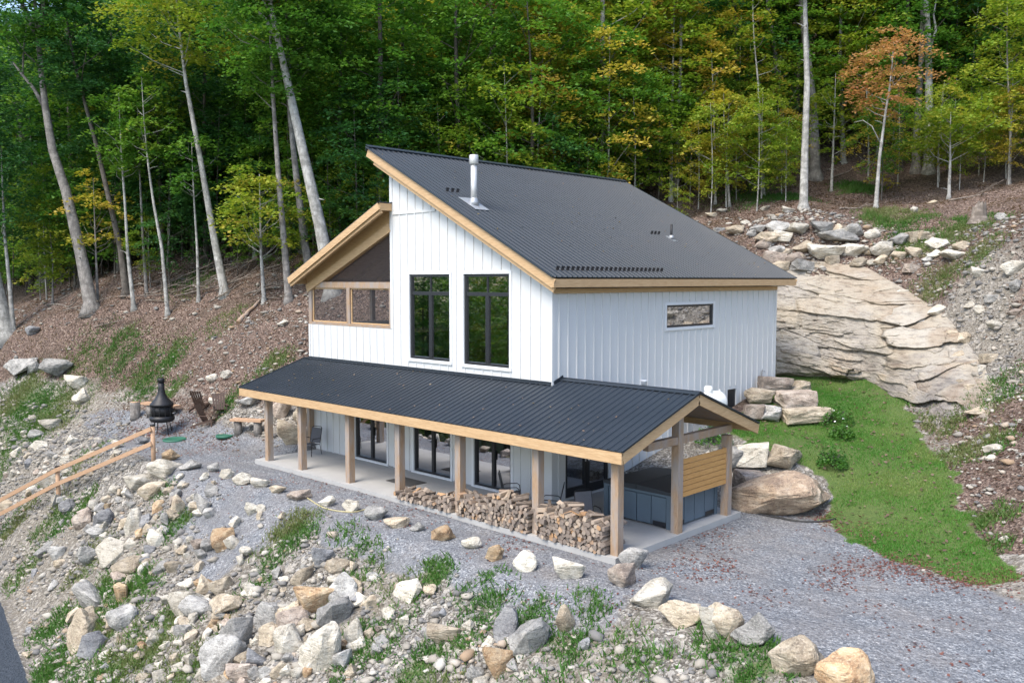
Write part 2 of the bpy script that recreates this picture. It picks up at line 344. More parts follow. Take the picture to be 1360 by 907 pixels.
def mesh_np(name, V, F, mats, tint=None, smooth=False, matidx=None):
    """F: (m,k) int array"""
    V = np.asarray(V, np.float32); F = np.asarray(F, np.int32); k = F.shape[1]
    me = bpy.data.meshes.new(name); me.vertices.add(len(V)); me.vertices.foreach_set('co', V.ravel())
    me.loops.add(F.size); me.loops.foreach_set('vertex_index', F.ravel()); me.polygons.add(len(F))
    me.polygons.foreach_set('loop_start', np.arange(0, F.size, k, dtype=np.int32)); me.polygons.foreach_set('loop_total', np.full(len(F), k, np.int32))
    for m in (mats if isinstance(mats, (list, tuple)) else [mats]): me.materials.append(m)
    if matidx is not None: me.polygons.foreach_set('material_index', np.asarray(matidx, np.int32))
    me.update(calc_edges=True)
    if smooth: me.polygons.foreach_set('use_smooth', np.ones(len(F), bool))
    if tint is not None:
        for nm, arr in (tint.items() if isinstance(tint, dict) else [('tint', tint)]):
            a = me.color_attributes.new(nm, 'FLOAT_COLOR', 'POINT'); c = np.ones((len(V), 4), np.float32); c[:, :arr.shape[1]] = arr; a.data.foreach_set('color', c.ravel())
    me.validate(); return me
def link(name, me, parent=None):
    o = bpy.data.objects.new(name, me); COL.objects.link(o)
    if parent: o.parent = parent
    return o
def tag(o, label=None, cat=None, group=None, kind=None):
    if label: o['label'] = label
    if cat: o['category'] = cat
    if group: o['group'] = group
    if kind: o['kind'] = kind
    return o
def empty(name, loc=(0, 0, 0), rz=0, label=None, cat=None, group=None):
    o = bpy.data.objects.new(name, None); COL.objects.link(o); o.location = loc; o.rotation_euler = (0, 0, rz); o.empty_display_size = .2
    return tag(o, label, cat, group)
def copy_tree(o, parent=None):
    kids = [c for c in KIDS(o)]; c = o.copy(); COL.objects.link(c); c.parent = parent
    for ch in kids: copy_tree(ch, c)
    return c
def KIDS(o): return [x for x in o.children if x.get('skip') is None]
# ------------------------------------------------------------------ ground sheet
def axis_pts(lo, a, b, hi, step):
    mid = np.arange(a, b+1e-6, step); l = [a]; s = step
    while l[-1] > lo: s = min(s*1.22, 25); l.append(l[-1]-s)
    r = [b]; s = step
    while r[-1] < hi: s = min(s*1.22, 25); r.append(r[-1]+s)
    return np.concatenate([np.array(l[1:])[::-1], mid, np.array(r[1:])])
GX = axis_pts(-400, -46, 18, 300, .135); GY = axis_pts(-300, -15.5, 30, 400, .135)
XX, YY = np.meshgrid(GX, GY); fx, fy = XX.ravel(), YY.ravel(); HZ = height(fx, fy)
# road bed is smooth
def P(*pts):
    out = []
    for p in pts:
        if p[0] == 'w': out.append((p[1], p[2]))
        else: out.append(hit(*p)[:2])
    return np.array(out)
def sdist(x, y, poly):
    """positive inside"""
    ins = np.zeros(len(x), bool); d = np.full(len(x), 1e9); n = len(poly)
    for i in range(n):
        x0, y0 = poly[i]; x1, y1 = poly[(i+1) % n]; dx, dy = x1-x0, y1-y0
        t = np.clip(((x-x0)*dx + (y-y0)*dy)/max(dx*dx+dy*dy, 1e-9), 0, 1); d = np.minimum(d, np.hypot(x-x0-t*dx, y-y0-t*dy))
        c = ((y0 > y) != (y1 > y)); xi = x0 + (y-y0)/np.where(abs(dy) < 1e-9, 1e-9, dy)*dx; ins ^= c & (x < xi)
    return np.where(ins, d, -d)
GRAVEL = P((120, 575), (105, 552), (150, 543), (240, 548), (300, 562), (345, 585), ('w', -12.6, 0), ('w', 0, 0), ('w', .2, 3.2), ('w', 4.5, 3.4), (990, 660), (1085, 690), (1140, 722), (1230, 760), (1360, 795),
           ('w', 20, 4), ('w', 26, -6), ('w', 16, -7), ('w', 11.8, -5.6), (1068, 890), (1000, 850), (900, 815), (835, 790), (810, 850), (720, 850), (660, 800), (610, 775), (540, 762), (470, 728), (400, 712), (340, 738), (290, 765), (240, 730), (225, 660), (205, 612), (165, 596))
LAWN = P((1038, 490), (1150, 492), (1195, 525), (1235, 590), (1275, 660), (1310, 725), (1355, 768), (1300, 775), (1225, 758), (1130, 712), (1090, 690), (1110, 660), (1080, 625), (985, 595), (975, 560), (1010, 520))
WEEDP = [(230, 700, 1.0, .6), (330, 790, .8, .6), (430, 800, .8, .6), (500, 850, 1.2, .6), (560, 890, 1.2, .7), (700, 820, .8, .6), (780, 800, .8, .5), (740, 880, 1.2, .6), (480, 760, .8, .7), (30, 760, .9, .8), (60, 900, .9, 1), (250, 890, .9, .8), (120, 740, 1.0, .7), (215, 655, .5, .5), (40, 565, 2.6, 1.1), (15, 545, 2.2, 1), (20, 700, 1.2, .9), (70, 690, 1.0, .8), (95, 680, .9, .9), (130, 800, 1.5, .8), (110, 860, 1.6, .9), (180, 790, .9, 1), (170, 880, 1.6, 1), (60, 840, 1.0, .8), (210, 850, 1.0, .9), (395, 700, .9, .9), (355, 745, .8, .8), (450, 720, .9, .5), (480, 735, .7, .6),
         (575, 765, .6, 1), (530, 780, .8, .5), (640, 800, .8, .9), (655, 765, .4, .8), (600, 860, .9, .7), (540, 790, .8, .5), (1000, 880, .8, 1.3), (940, 860, .8, .6), (840, 880, .9, .6), (210, 487, 1.6, 1), (365, 480, .9, 1), (230, 515, .9, .9), (150, 480, 2.0, .6), (120, 470, 2.0, .5), (310, 530, .8, 1), (200, 520, 1, .6), (120, 605, 1.5, .4),
         (1290, 600, 1.4, .8), (1250, 560, 1.2, .9), (1305, 690, .8, 1), (1320, 730, .8, .8), (1180, 290, 1.6, 1.0), (1220, 320, 1.4, 1.0), (1280, 300, 1.6, 1.0), (1240, 380, 1, .9), (1210, 290, 1.2, 1), (1300, 340, 1.2, .8), (1050, 265, 2.0, .5), (1140, 250, 1.6, .9), (1000, 265, 3, .5), (700, 300, 2, .2), (1330, 520, 1.4, .6), (1210, 530, 1.0, .7), (255, 375, 2, .4), (300, 430, 1.5, .4)]
WEEDW = [(hit(a, b)[0], hit(a, b)[1], r, s) for a, b, r, s in WEEDP]
def weed_amount(x, y):
    s = np.zeros(len(x))
    for cx, cy, r, a in WEEDW: s = np.maximum(s, a*np.exp(-((x-cx)**2+(y-cy)**2)/(r*r)*1.3))
    return s*np.clip(.95 + .9*fbm(x*1.4, y*1.4, 3, 31), 0, 1.5)
def masks(x, y, z):
    nz = fbm(x*.9, y*.9, 4, 41)*.5
    gr = np.clip(.5 + (sdist(x, y, GRAVEL) + nz*.9)*1.6, 0, 1)
    la = np.clip(.5 + (sdist(x, y, LAWN) + nz*1.1)*3, 0, 1)
    ln = fbm(x*.35, y*.35, 4, 51)
    li = np.clip((z-1.0)/.9 + ln*.8, 0, 1)
    li = np.maximum(li, .62*np.clip(1.2 - np.hypot((x+22)/6.5, (y+1)/2.2) + ln*.7, 0, 1))
    li = np.maximum(li, .9*((x > 8) & (y > 3))); li = li*(1 - .85*np.clip(1-np.hypot((x-5.5)/5.5, (y-15.5)/4.5) + ln*1.2, 0, 1)*(x > 0))
    re = np.where(x > 0, -12.95 - .05*x, -11.15 - .19*(x+9.4))
    ro = np.clip(.5 + (re - .25 - y + .12*nz)*5, 0, 1)*np.clip(.5 + (y-(re-5))*3, 0, 1)
    so = np.clip(.5 + fbm(x*.5, y*.5, 4, 61)*1.6, 0, 1)
    we = weed_amount(x, y)
    far = (y < re-6) | (x > 24); we = np.where(far & (y < 5), .9, we); li = np.where(x < -44, np.maximum(li, .9), li)
    return gr, la, li*(1-la), ro, so, we
gr, la, li, ro, so_, we = masks(fx, fy, HZ)
HZ = HZ + (1-np.maximum(np.maximum(gr, la), ro))*.05*fbm(fx*4.5, fy*4.5, 2, 77)*((fx > -12.8) & (fx < 4.6) & (fy > -3) & (fy < 13.6) == 0)
nx, ny = len(GX), len(GY)
ii = (np.arange(ny-1)[:, None]*nx + np.arange(nx-1)[None]).ravel()
F4 = np.stack([ii, ii+1, ii+1+nx, ii+nx], 1)
def groundmat():
    m, t, b = mat('ground'); g = G(t); co = g.coord(); A = g.sep(g.attr('mask_a')); B = g.sep(g.attr('mask_b'))
    big = g.noise(co, .6, 5, .6); mid = g.noise(co, 3.5, 4, .6)
    # crushed bluish stone
    v1 = g.sep(g.vor(co, 22)); v2 = g.sep(g.vor(co, 46))
    gv = g.ramp(g.math('MULTIPLY_ADD', v1[0], .6, g.math('MULTIPLY', v2[1], .4)), [(.1, (.075, .08, .088)), (.45, (.165, .174, .188)), (.75, (.25, .26, .272)), (1, (.50, .50, .49))])
    gv = g.mix(g.ramp(big, [(.42, (0, 0, 0)), (.7, (.55,)*3)]), gv, (.22, .195, .175)); gv = g.mix(g.ramp(g.noise(g.map(co, (.35, 1.6, 1), (0, 0, .25)), 1.1, 4), [(.4, (.4,)*3), (.55, (0, 0, 0))]), gv, (.12, .125, .135))
    # stony soil
    s1 = g.sep(g.vor(co, 9)); s2 = g.sep(g.vor(co, 24))
    st = g.ramp(s2[0], [(0, (.055, .05, .042)), (.35, (.125, .115, .10)), (.7, (.205, .19, .165)), (1, (.42, .40, .36))])
    st = g.mix(g.ramp(s1[1], [(.72, (0, 0, 0)), (.76, (.85,)*3)], 'LINEAR'), st, g.ramp(s1[2], [(0, (.18, .19, .21)), (.5, (.36, .33, .29)), (1, (.55, .52, .46))]))
    st = g.mix(g.math('MULTIPLY', B[1], .45), st, (.235, .205, .16)); st = g.mix(g.math('MULTIPLY', mid, .35), st, (.13, .11, .085))
    # leaf litter
    l1 = g.sep(g.vor(g.map(co, (1, 1.5, 1), (0, 0, .7)), 14)); l2 = g.sep(g.vor(g.map(co, (1.4, 1, 1), (0, 0, .2)), 23))
    lt = g.ramp(g.math('MULTIPLY_ADD', l1[0], .6, g.math('MULTIPLY', l2[0], .4)), [(.08, (.035, .024, .02)), (.35, (.085, .058, .046)), (.6, (.145, .10, .08)), (.8, (.23, .17, .135)), (1, (.42, .35, .28))])
    lt = g.mix(g.ramp(big, [(.5, (0, 0, 0)), (.7, (.5,)*3)]), lt, (.055, .045, .028))
    gs = g.mix(g.noise(co, 7, 3), (.045, .095, .02), (.12, .15, .045))
    asp = g.mix(g.sep(g.vor(co, 70))[0], (.028, .036, .047), (.065, .078, .096))
    edge = g.math('MULTIPLY_ADD', mid, .8, -.4)
    def th(x, lo=.35, hi=.65): return g.ramp(g.math('ADD', x, edge), [(lo, (0, 0, 0)), (hi, (1, 1, 1))])
    c = g.mix(th(A[2]), st, lt); c = g.mix(th(A[0]), c, gv); c = g.mix(g.math('MULTIPLY', th(B[2], .45, .9), .75), c, gs); c = g.mix(th(A[1], .3, .5), c, gs)
    c = g.mix(g.ramp(B[0], [(.45, (0, 0, 0)), (.55, (1, 1, 1))]), c, asp)
    g.set(b.inputs['Base Color'], c); b.inputs['Roughness'].default_value = .92; b.inputs['Specular IOR Level'].default_value = .25
    h = g.math('ADD', g.math('MULTIPLY', g.vor(co, 9, 'Distance'), .8), g.math('MULTIPLY', g.vor(co, 24, 'Distance'), .5)); h = g.math('ADD', h, g.math('MULTIPLY', mid, .6)); g.bump(h, .8, .06, b)
    return m
M['ground'] = groundmat()
me = mesh_np('ground', np.stack([fx, fy, HZ], 1), F4, M['ground'], smooth=True,
             tint={'mask_a': np.stack([gr, la, li], 1), 'mask_b': np.stack([ro, so_, we], 1)})
tag(link('ground', me), kind='structure')

# ------------------------------------------------------------------ bedrock ledge cut into the bank
def ledge():
    us = np.linspace(0, 1, 520); vs = np.linspace(0, 1, 260)
    bx = [(995, 497), (1040, 492), (1100, 494), (1150, 500), (1195, 530), (1235, 562), (1265, 585), (1290, 600)]
    tx = [(985, 385), (1020, 362), (1080, 345), (1150, 352), (1215, 392), (1260, 425), (1300, 475), (1325, 520)]
    B = np.array([hit(*p)[:3] for p in bx]); T = np.array([hit(*p)[:3] for p in tx]); k = np.linspace(0, 1, len(bx))
    def sm(A): return np.stack([np.interp(us, k, A[:, i]) for i in range(3)], 1)
    def blur(A):
        for _ in range(40): A[1:-1] = (A[:-2] + A[1:-1]*2 + A[2:])/4
        return A
    B = blur(sm(B)); T = blur(sm(T)); B[:, 2] -= .35; T[:, 2] -= .05
    V = []; 
    for v in vs:
        q = v**(1.0 + .75*np.clip(1.15 - us*1.2, 0, 1))[:, None]; xy = B[:, :2]*(1-q) + T[:, :2]*q; z = B[:, 2]*(1-v) + T[:, 2]*v; V.append(np.concatenate([xy, z[:, None]], 1))
    V = np.array(V); x, y, z = V[..., 0], V[..., 1], V[..., 2]
    s = us[None]*11 + x*0
    warp = .28*fbm(s*.25, z*.2, 3, 3) + .03*fbm(s*2.2, z*1.5, 3, 4)
    t = z + .16*s*(.6+.4*np.sin(s*.5)) + warp
    def lay(t, h, sd):
        a = np.floor(t/h); f = t/h-a; r = value_noise(a*3.7, s*.6+a*1.3, sd); r2 = value_noise((a+1)*3.7, s*.6+(a+1)*1.3, sd)
        m_ = np.clip((f-.86)/.14, 0, 1); return r*(1-m_) + r2*m_
    def worley(cx, cz, seed, warpamp):
        """blocks of fractured rock: cell value, tilt and distance to the joint between cells"""
        r = np.random.default_rng(seed); S = (s + warpamp*fbm(s*.9, z*.9, 3, seed))/cx; Z = (t*1.0 + warpamp*.4*fbm(s*1.3, z*1.3, 3, seed+1))/cz
        i0, j0 = np.floor(S).astype(int), np.floor(Z).astype(int); best = np.full(S.shape, 9.); sec = best.copy(); val = S*0; tx_ = S*0; tz_ = S*0
        J = r.random((97, 89, 5))
        for di in (-1, 0, 1):
            for dj in (-1, 0, 1):
                q = J[(i0+di) % 97, (j0+dj) % 89]; dx = S-(i0+di+q[..., 0]); dz = (Z-(j0+dj+q[..., 1])); dd = np.maximum(abs(dx)*.9, abs(dz)) + .25*np.hypot(dx, dz)
                closer = dd < best; sec = np.where(closer, best, np.minimum(sec, dd)); val = np.where(closer, q[..., 2], val); tx_ = np.where(closer, (q[..., 3]-.5)*dx, tx_); tz_ = np.where(closer, (q[..., 4]-.5)*dz, tz_); best = np.where(closer, dd, best)
        return val, tx_, tz_, sec-best
    v1, a1, b1, e1 = worley(2.6, .66, 5, .22); v2, a2, b2, e2 = worley(.95, .26, 6, .10); v3, a3, b3, e3 = worley(.32, .10, 7, .04)
    low = (1.15 - .45*vs[:, None])
    lo2 = np.clip(1.25 - 1.9*np.clip(vs[:, None] + .25*fbm(s*.4, z*.4, 3, 61), 0, 1), .12, 1)
    d = low*(1.0*v1 + .55*a1 + .6*b1) + (.3+.7*lo2)*(.42*v2 + .25*a2 + .30*b2 + .15*v3) + .9*fbm(s*.35, z*.5, 3, 15) + .05*fbm(s*7, z*16, 3, 16)
    d = d - .12*np.clip(1-e1/.08, 0, 1)
    pn = np.clip(value_noise(s*.7, z*1.1, 44)*2.2-.7, 0, 1); joint_dark = (.25+.75*lo2)*np.clip(np.clip(1-e1/.07, 0, 1)*.8*pn + np.clip(1-e2/.10, 0, 1)*.45*np.clip(value_noise(s*1.2, z*1.5, 45)*2.5-1, 0, 1) + np.clip(1-e3/.12, 0, 1)*.18, 0, 1)  # darker colour along the block joints, patchy, stronger low on the face
    cellv = np.clip(.35*v1 + .25*v2*lo2 + .1*v3*lo2 + .45*(1-lo2) + .35*fbm(s*.5, z*.8, 4, 71), 0, 1)
    vv = vs[:, None]; fade = np.clip(vv/.05, 0, 1)*np.clip((1-vv)/.12, 0, 1)*np.clip(us[None]/.04, 0, 1)*np.clip((1-us[None])/.25, 0, 1)
    d = (d*.75 - .30)*fade*(1-.5*us[None]) + .05
    out = np.array([.45, -.89])
    V[..., 0] += out[0]*d; V[..., 1] += out[1]*d; V[..., 2] += .12*d
    nu, nv = len(us), len(vs); ii = (np.arange(nv-1)[:, None]*nu + np.arange(nu-1)[None]).ravel(); F = np.stack([ii, ii+1, ii+1+nu, ii+nu], 1)
    m, tt, b = mat('bedrock'); g = G(tt); co = g.coord(); n1 = g.noise(co, .75, 5, .6); n2 = g.noise(g.map(co, (1, 1, 4), (.15, .1, 0)), 2.2, 7, .72); n3 = g.noise(co, 14, 4, .7)
    gz = g.sep(co)
    zz = g.new('ShaderNodeSeparateXYZ'); g.set(zz.inputs[0], co)
    f = g.math('ADD', g.math('MULTIPLY', zz.outputs[2], .16), g.math('MULTIPLY', n1, .9))
    c2 = g.ramp(f, [(.70, (.22, .20, .18)), (.92, (.30, .265, .22)), (1, (.40, .355, .285))])
    c = g.mix(g.ramp(n2, [(.38, (.8,)*3), (.5, (0, 0, 0))]), c2, (.07, .058, .05)); c = g.mix(g.ramp(n2, [(.55, (0, 0, 0)), (.7, (.6,)*3)]), c, (.44, .39, .32))
    c = g.mix(g.ramp(n1, [(.56, (0, 0, 0)), (.7, (.5,)*3)]), c, (.30, .19, .10)); c = g.mix(g.ramp(n3, [(.3, (.5,)*3), (.48, (0, 0, 0))]), c, (.15, .13, .11))
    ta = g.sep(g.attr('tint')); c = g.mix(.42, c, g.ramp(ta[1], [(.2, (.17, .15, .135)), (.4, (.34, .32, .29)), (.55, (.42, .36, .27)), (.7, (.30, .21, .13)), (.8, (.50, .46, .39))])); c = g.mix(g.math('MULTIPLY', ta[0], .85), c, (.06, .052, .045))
    g.set(b.inputs['Base Color'], c); b.inputs['Roughness'].default_value = .88; g.bump(g.math('ADD', n2, g.math('MULTIPLY', n3, .5)), .9, .1, b)
    o = link('rock_ledge', mesh_np('rock_ledge', V.reshape(-1, 3), F, m, tint=np.stack([joint_dark.ravel(), cellv.ravel(), cellv.ravel()], 1))); tag(o, kind='structure')
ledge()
# ------------------------------------------------------------------ the house
house = empty('house', (0, 0, 0), 0, 'white board and batten house with charcoal metal shed roofs and timber porch', 'house')
XL, XM, D = -12.65, -7.5, 13.5            # left wall, step between the two roofs, depth
def roofz(x): return 6.60 - .523*x         # underside line of the tall roof over the walls
def lroofz(x): return 8.45 + .387*(x-XM)   # the low one
def wall_y(mb, poly, holes, y, th, sgn):
    """wall in the plane y with rectangular holes: polygon cut in vertical strips; (x0,x1,z0,z1)"""
    xs = sorted(set([p for h in holes for p in h[:2]] + [poly['x0'], poly['x1']]))
    for a, b in zip(xs[:-1], xs[1:]):
        zs = sorted([(h[2], h[3]) for h in holes if h[0] <= a+1e-6 and h[1] >= b-1e-6]); z0 = poly['z0']
        for h0, h1 in zs:
            if h0 > z0: mb.box(a, b, min(y, y+th), max(y, y+th), z0, h0)
            z0 = h1
        mb.prism([(a, z0), (b, z0), (b, poly['top'](b)), (a, poly['top'](a))], min(y, y+th), max(y, y+th), axis='y')
# openings on the front wall
WIN = [(-6.46, -4.42, 4.02, 6.87), (-3.75, -1.72, 4.0, 6.87)]
SLD = [(-9.68, -7.80, .16, 2.2), (-6.30, -4.42, .16, 2.2), (-3.30, -1.66, .16, 2.2)]
fw = MB(); top = lambda x: roofz(x)
wall_y(fw, dict(x0=XM, x1=0, z0=.0, top=top), WIN + [s for s in SLD if s[0] > XM], 0, .16, 1)
def battens_y(mb, x0, x1, zb, zt, holes, y=0, step=.407, off=0, w=.045, t=.024):
    x = x0 + off
    while x < x1 - .03:
        segs = [(zb, zt(x))]
        for h in holes:
            if h[0]-.14 < x < h[1]+.14:
                ns = []
                for a, b in segs:
                    lo, hi = h[2]-.13, h[3]+.13
                    if hi <= a or lo >= b: ns.append((a, b))
                    else:
                        if lo > a: ns.append((a, lo))
                        if hi < b: ns.append((hi, b))
                segs = ns
        for a, b in segs:
            if b-a > .02: mb.box(x-w/2, x+w/2, y-t, y+.003, a, b)
        x += step
battens_y(fw, XM, 0, .1, lambda x: roofz(x)-.02, WIN+[s for s in SLD if s[0] > XM], off=.12)
fw.box(-.11, .024, -.026, -.0005, .1, roofz(0)-.06); fw.box(XM-.001, XM+.1, -.026, -.0005, 5.0, roofz(XM)-.02)
fw.box(XM+.1, -5.1, -.03, -.0005, 8.92, 9.0)      # horizontal joint high in the gable
fw.build('wall', M['siding'], house)
lw = MB()
wall_y(lw, dict(x0=XL, x1=XM, z0=3.3, top=lambda x: 4.98), [], 0, .16, 1); battens_y(lw, XL, XM, 3.3, lambda x: 4.98, [], off=.25)
wall_y(lw, dict(x0=XL+.1, x1=XM, z0=0, top=lambda x: 3.3), [SLD[0]], 0, .16, 1); battens_y(lw, XL+.1, XM, .1, lambda x: 3.3, [SLD[0]], off=.2)
lw.box(XL, XL+.1, -.026, -.0005, 3.3, 4.98)
lw.build('wall', M['siding'], house)
# right-hand wall
sw = MB(); SW = [(5.81, 8.79, 5.07, 5.83)]; SD = [(.62, 2.72, .16, 2.2)]; HT = [(9.9, 10.55, 1.7, 2.6)]
def wall_x(mb, y0, y1, z0, zt, holes, x, th):
    ys = sorted(set([p for h in holes for p in h[:2]] + [y0, y1]))
    for a, b in zip(ys[:-1], ys[1:]):
        z = z0
        for h0, h1 in sorted([(h[2], h[3]) for h in holes if h[0] <= a+1e-6 and h[1] >= b-1e-6]):
            if h0 > z: mb.box(x-th, x, a, b, z, h0)
            z = h1
        mb.box(x-th, x, a, b, z, zt)
wall_x(sw, .16, 13.54, 0, 6.44, SW+SD+HT, 0, .16)
y = .30
while y < 13.5:
    segs = [(.1, 6.42)]
    for h in SW+SD+HT:
        if h[0]-.14 < y < h[1]+.14:
            ns = []
            for a, b in segs:
                lo, hi = h[2]-.13, h[3]+.13
                if hi <= a or lo >= b: ns.append((a, b))
                else:
                    if lo > a: ns.append((a, lo))
                    if hi < b: ns.append((hi, b))
            segs = ns
    for a, b in segs: sw.box(-.003, .032, y-.025, y+.025, a, b)
    y += .407
sw.box(.0005, .026, .0, .1, .1, 6.42); sw.box(.0005, .026, 13.44, 13.56, .1, 6.42)
sw.build('wall', M['siding'], house)
bw = MB(); bw.prism([(XM, 0), (0-.16, 0), (-.16, roofz(-.16)), (XM, roofz(XM))], 13.38, 13.54, axis='y'); bw.box(XL, XM-.002, 13.38, 13.54, 0, 6.45); bw.build('wall', M['siding'], house)
cw = MB(); cw.box(XM, XM+.16, .165, 13.375, 5.0, roofz(XM)-.02); cw.box(XL+.1, XL+.26, .165, 13.375, 0, 5.0); cw.build('wall', M['siding'], house)
fl = MB(); fl.box(XL+.3, -.2, .2, 13.3, .02, .10); fl.box(XL+.3, -.2, .2, 13.3, 3.15, 3.4); fl.build('floor', M['interior_floor'], house)
iw = MB(); iw.box(XM+.2, -.2, 5.6, 5.75, .11, 3.1); iw.box(XM+.2, -.2, 6.0, 6.15, 3.45, 6.3); iw.box(XL+.3, XM-.05, 6.0, 6.15, .11, 3.1); iw.build('inner_wall', M['interior'], house)
tb = MB()
def casing_y(mb, h, y=-.03, w=.1, sill=True):
    a, b, c, d = h
    mb.box(a-w, a-.002, y, -.0015, c-.01, d); mb.box(b+.002, b+w, y, -.0015, c-.01, d); mb.box(a-w, b+w, y, -.0015, d+.002, d+w)
    if sill: mb.box(a-w, b+w, y-.02, -.0015, c-.012-w*.8, c-.012)
for h in WIN+SLD:
    t = MB(); casing_y(t, h); t.build('window_trim', M['trim'], house)
t = MB(); a, b, c, d = SW[0]; w_ = .09
t.box(.0015, .03, a-w_, a-.002, c-.01, d); t.box(.0015, .03, b+.002, b+w_, c-.01, d); t.box(.0015, .03, a-w_, b+w_, d+.002, d+w_); t.box(.0015, .045, a-w_, b+w_, c-.1, c-.012); t.build('window_trim', M['trim'], house)
# tall windows: transom above a pair of casements
def frame_y(mb, x0, x1, z0, z1, y, w, t=.07):
    mb.box(x0, x0+w, y, y+t, z0, z1); mb.box(x1-w, x1, y, y+t, z0, z1); mb.box(x0+w+.001, x1-w-.001, y, y+t, z0, z0+w); mb.box(x0+w+.001, x1-w-.001, y, y+t, z1-w, z1)
for h in WIN:
    a, b, c, d = h; m = MB(); tz = d-.62; xm = (a+b)/2
    frame_y(m, a, b, c, d, .02, .085, .1); m.box(a+.087, b-.087, .03, .11, tz-.07, tz+.05); m.box(xm-.075, xm+.075, .03, .11, c+.087, tz-.072)
    m.box(xm-.02, xm+.02, .04, .1, tz+.052, d-.087)
    f = m.build('window', M['black_frame'], house)
    for (p0, p1, q0, q1) in ((a+.085, xm-.075, c+.085, tz-.07), (xm+.075, b-.085, c+.085, tz-.07), (a+.085, b-.085, tz+.05, d-.085)):
        g_ = MB(); g_.add([(p0, .075, q0), (p1, .075, q0), (p1, .075, q1), (p0, .075, q1)], [(0, 1, 2, 3)]); g_.build('pane', M['glass'], f, False)
a, b, c, d = SW[0]; m = MB(); w_ = .07
m.box(-.1, -.01, a, a+w_, c, d); m.box(-.1, -.01, b-w_, b, c, d); m.box(-.1, -.01, a+w_, b-w_, c, c+w_); m.box(-.1, -.01, a+w_, b-w_, d-w_, d)
f = m.build('window', M['black_frame'], house); g_ = MB(); g_.add([(-.06, a+w_, c+w_), (-.06, b-w_, c+w_), (-.06, b-w_, d-w_), (-.06, a+w_, d-w_)], [(0, 1, 2, 3)]); g_.build('pane', M['glass'], f, False)
for h in SLD:
    a, b, c, d = h; m = MB(); xm = (a+b)/2; frame_y(m, a, b, c, d, .02, .07, .11)
    m.box(xm-.06, xm+.05, .03, .12, c+.072, d-.072); m.box(xm+.05, xm+.08, .01, .03, c+.9, c+1.2)
    f = m.build('sliding_door', M['black_frame'], house)
    for p0, p1 in ((a+.07, xm-.06), (xm+.05, b-.07)):
        g_ = MB(); g_.add([(p0, .085, c+.07), (p1, .085, c+.07), (p1, .085, d-.07), (p0, .085, d-.07)], [(0, 1, 2, 3)]); g_.build('pane', M['glass'], f, False)
a, b, c, d = SD[0]; ym = (a+b)/2
for (p, q) in ((a, ym-.01), (ym+.01, b)):
    m = MB(); w_ = .13; m.box(-.1, -.04, p, p+w_, c, d); m.box(-.1, -.04, q-w_, q, c, d); m.box(-.1, -.04, p+w_+.001, q-w_-.001, c, c+.28); m.box(-.1, -.04, p+w_+.001, q-w_-.001, d-w_, d)
    f = m.build('patio_door', M['black_frame'], house); g_ = MB(); g_.add([(-.07, p+w_, c+.28), (-.07, q-w_, c+.28), (-.07, q-w_, d-w_), (-.07, p+w_, d-w_)], [(0, 1, 2, 3)]); g_.build('pane', M['glass'], f, False)
    hd = MB(); yy = q-.07 if q < ym+.1 else p+.07; hd.box(-.04, -.005, yy-.012, yy+.012, 1.15, 1.3); hd.build('handle', M['steel'], f)
a, b, c, d = HT[0]; m = MB(); m.box(-.12, -.05, a, b, c, d); m.build('hatch', M['black_frame'], house)

# ---- ribbed steel sheets
def ribbed(name, o, du, dv, L, W, pitch=.2286, rib=.034, th=.018, cut=None):
    """o origin, du unit across the ribs, dv unit down the ribs; W across, L along"""
    o = Vector(o); du = Vector(du).normalized(); dv = Vector(dv).normalized(); n = du.cross(dv).normalized()
    if n.z < 0: n = -n
    prof = [(0, 0)]; u = pitch*.5
    while u < W - .04:
        prof += [(u-.034, 0), (u-.016, rib), (u+.016, rib), (u+.034, 0), (u+.075, .0), (u+.083, .006), (u+.093, 0), (u+.14, 0), (u+.148, .006), (u+.158, 0)]; u += pitch
    prof = [p for p in prof if p[0] <= W]; prof.append((W, 0)); vs = []; k = len(prof)
    for (a, h) in prof:
        t0, t1 = (0, L) if cut is None else cut(a)
        for s in (t0, t1): vs.append(o + du*a + dv*s + n*h)
        for s in (t0, t1): vs.append(o + du*a + dv*s - n*th)
    fs = []
    for i in range(k-1):
        b0, b1 = 4*i, 4*(i+1); fs += [(b0, b1, b1+1, b0+1), (b0+2, b0+3, b1+3, b1+2), (b0, b0+2, b1+2, b1), (b0+1, b1+1, b1+3, b0+3)]
    fs += [(0, 1, 3, 2), (4*k-4, 4*k-2, 4*k-1, 4*k-3)]
    m = MB(); m.add(vs, fs); return m.build(name, M['roof'], house)
S = .523; cs = 1/math.hypot(1, S)
RX0, RX1, RY0, RY1 = -8.22, .42, -.42, 14.4
def mz(x): return 6.76 + (.42-x)*S
ribbed('roof', (RX0, RY0, mz(RX0)), (0, 1, 0), (1, 0, -S), (RX1-RX0)/cs, RY1-RY0)
rc = MB(); rc.beam((RX0+.05, RY0-.02, mz(RX0)+.04), (RX0+.05, RY1+.02, mz(RX0)+.04), .2, .02, (S, 0, 1)); rc.beam((RX0-.035, RY0-.02, mz(RX0)-.05), (RX0-.035, RY1+.02, mz(RX0)-.05), .02, .16)
rc.build('ridge_cap', M['roof'], house)
for yy in (RY0-.03, RY1+.03): rt = MB(); rt.beam((RX0, yy, mz(RX0)+.005), (RX1, yy, mz(RX1)+.005), .07, .04, (S, 0, 1)); rt.build('rake_trim', M['roof'], house)
def board(name, a, b, w, h, up=(0, 0, 1), mt='wood_long'):
    m = MB(); m.beam(a, b, w, h, up); return m.build(name, M[mt], house)
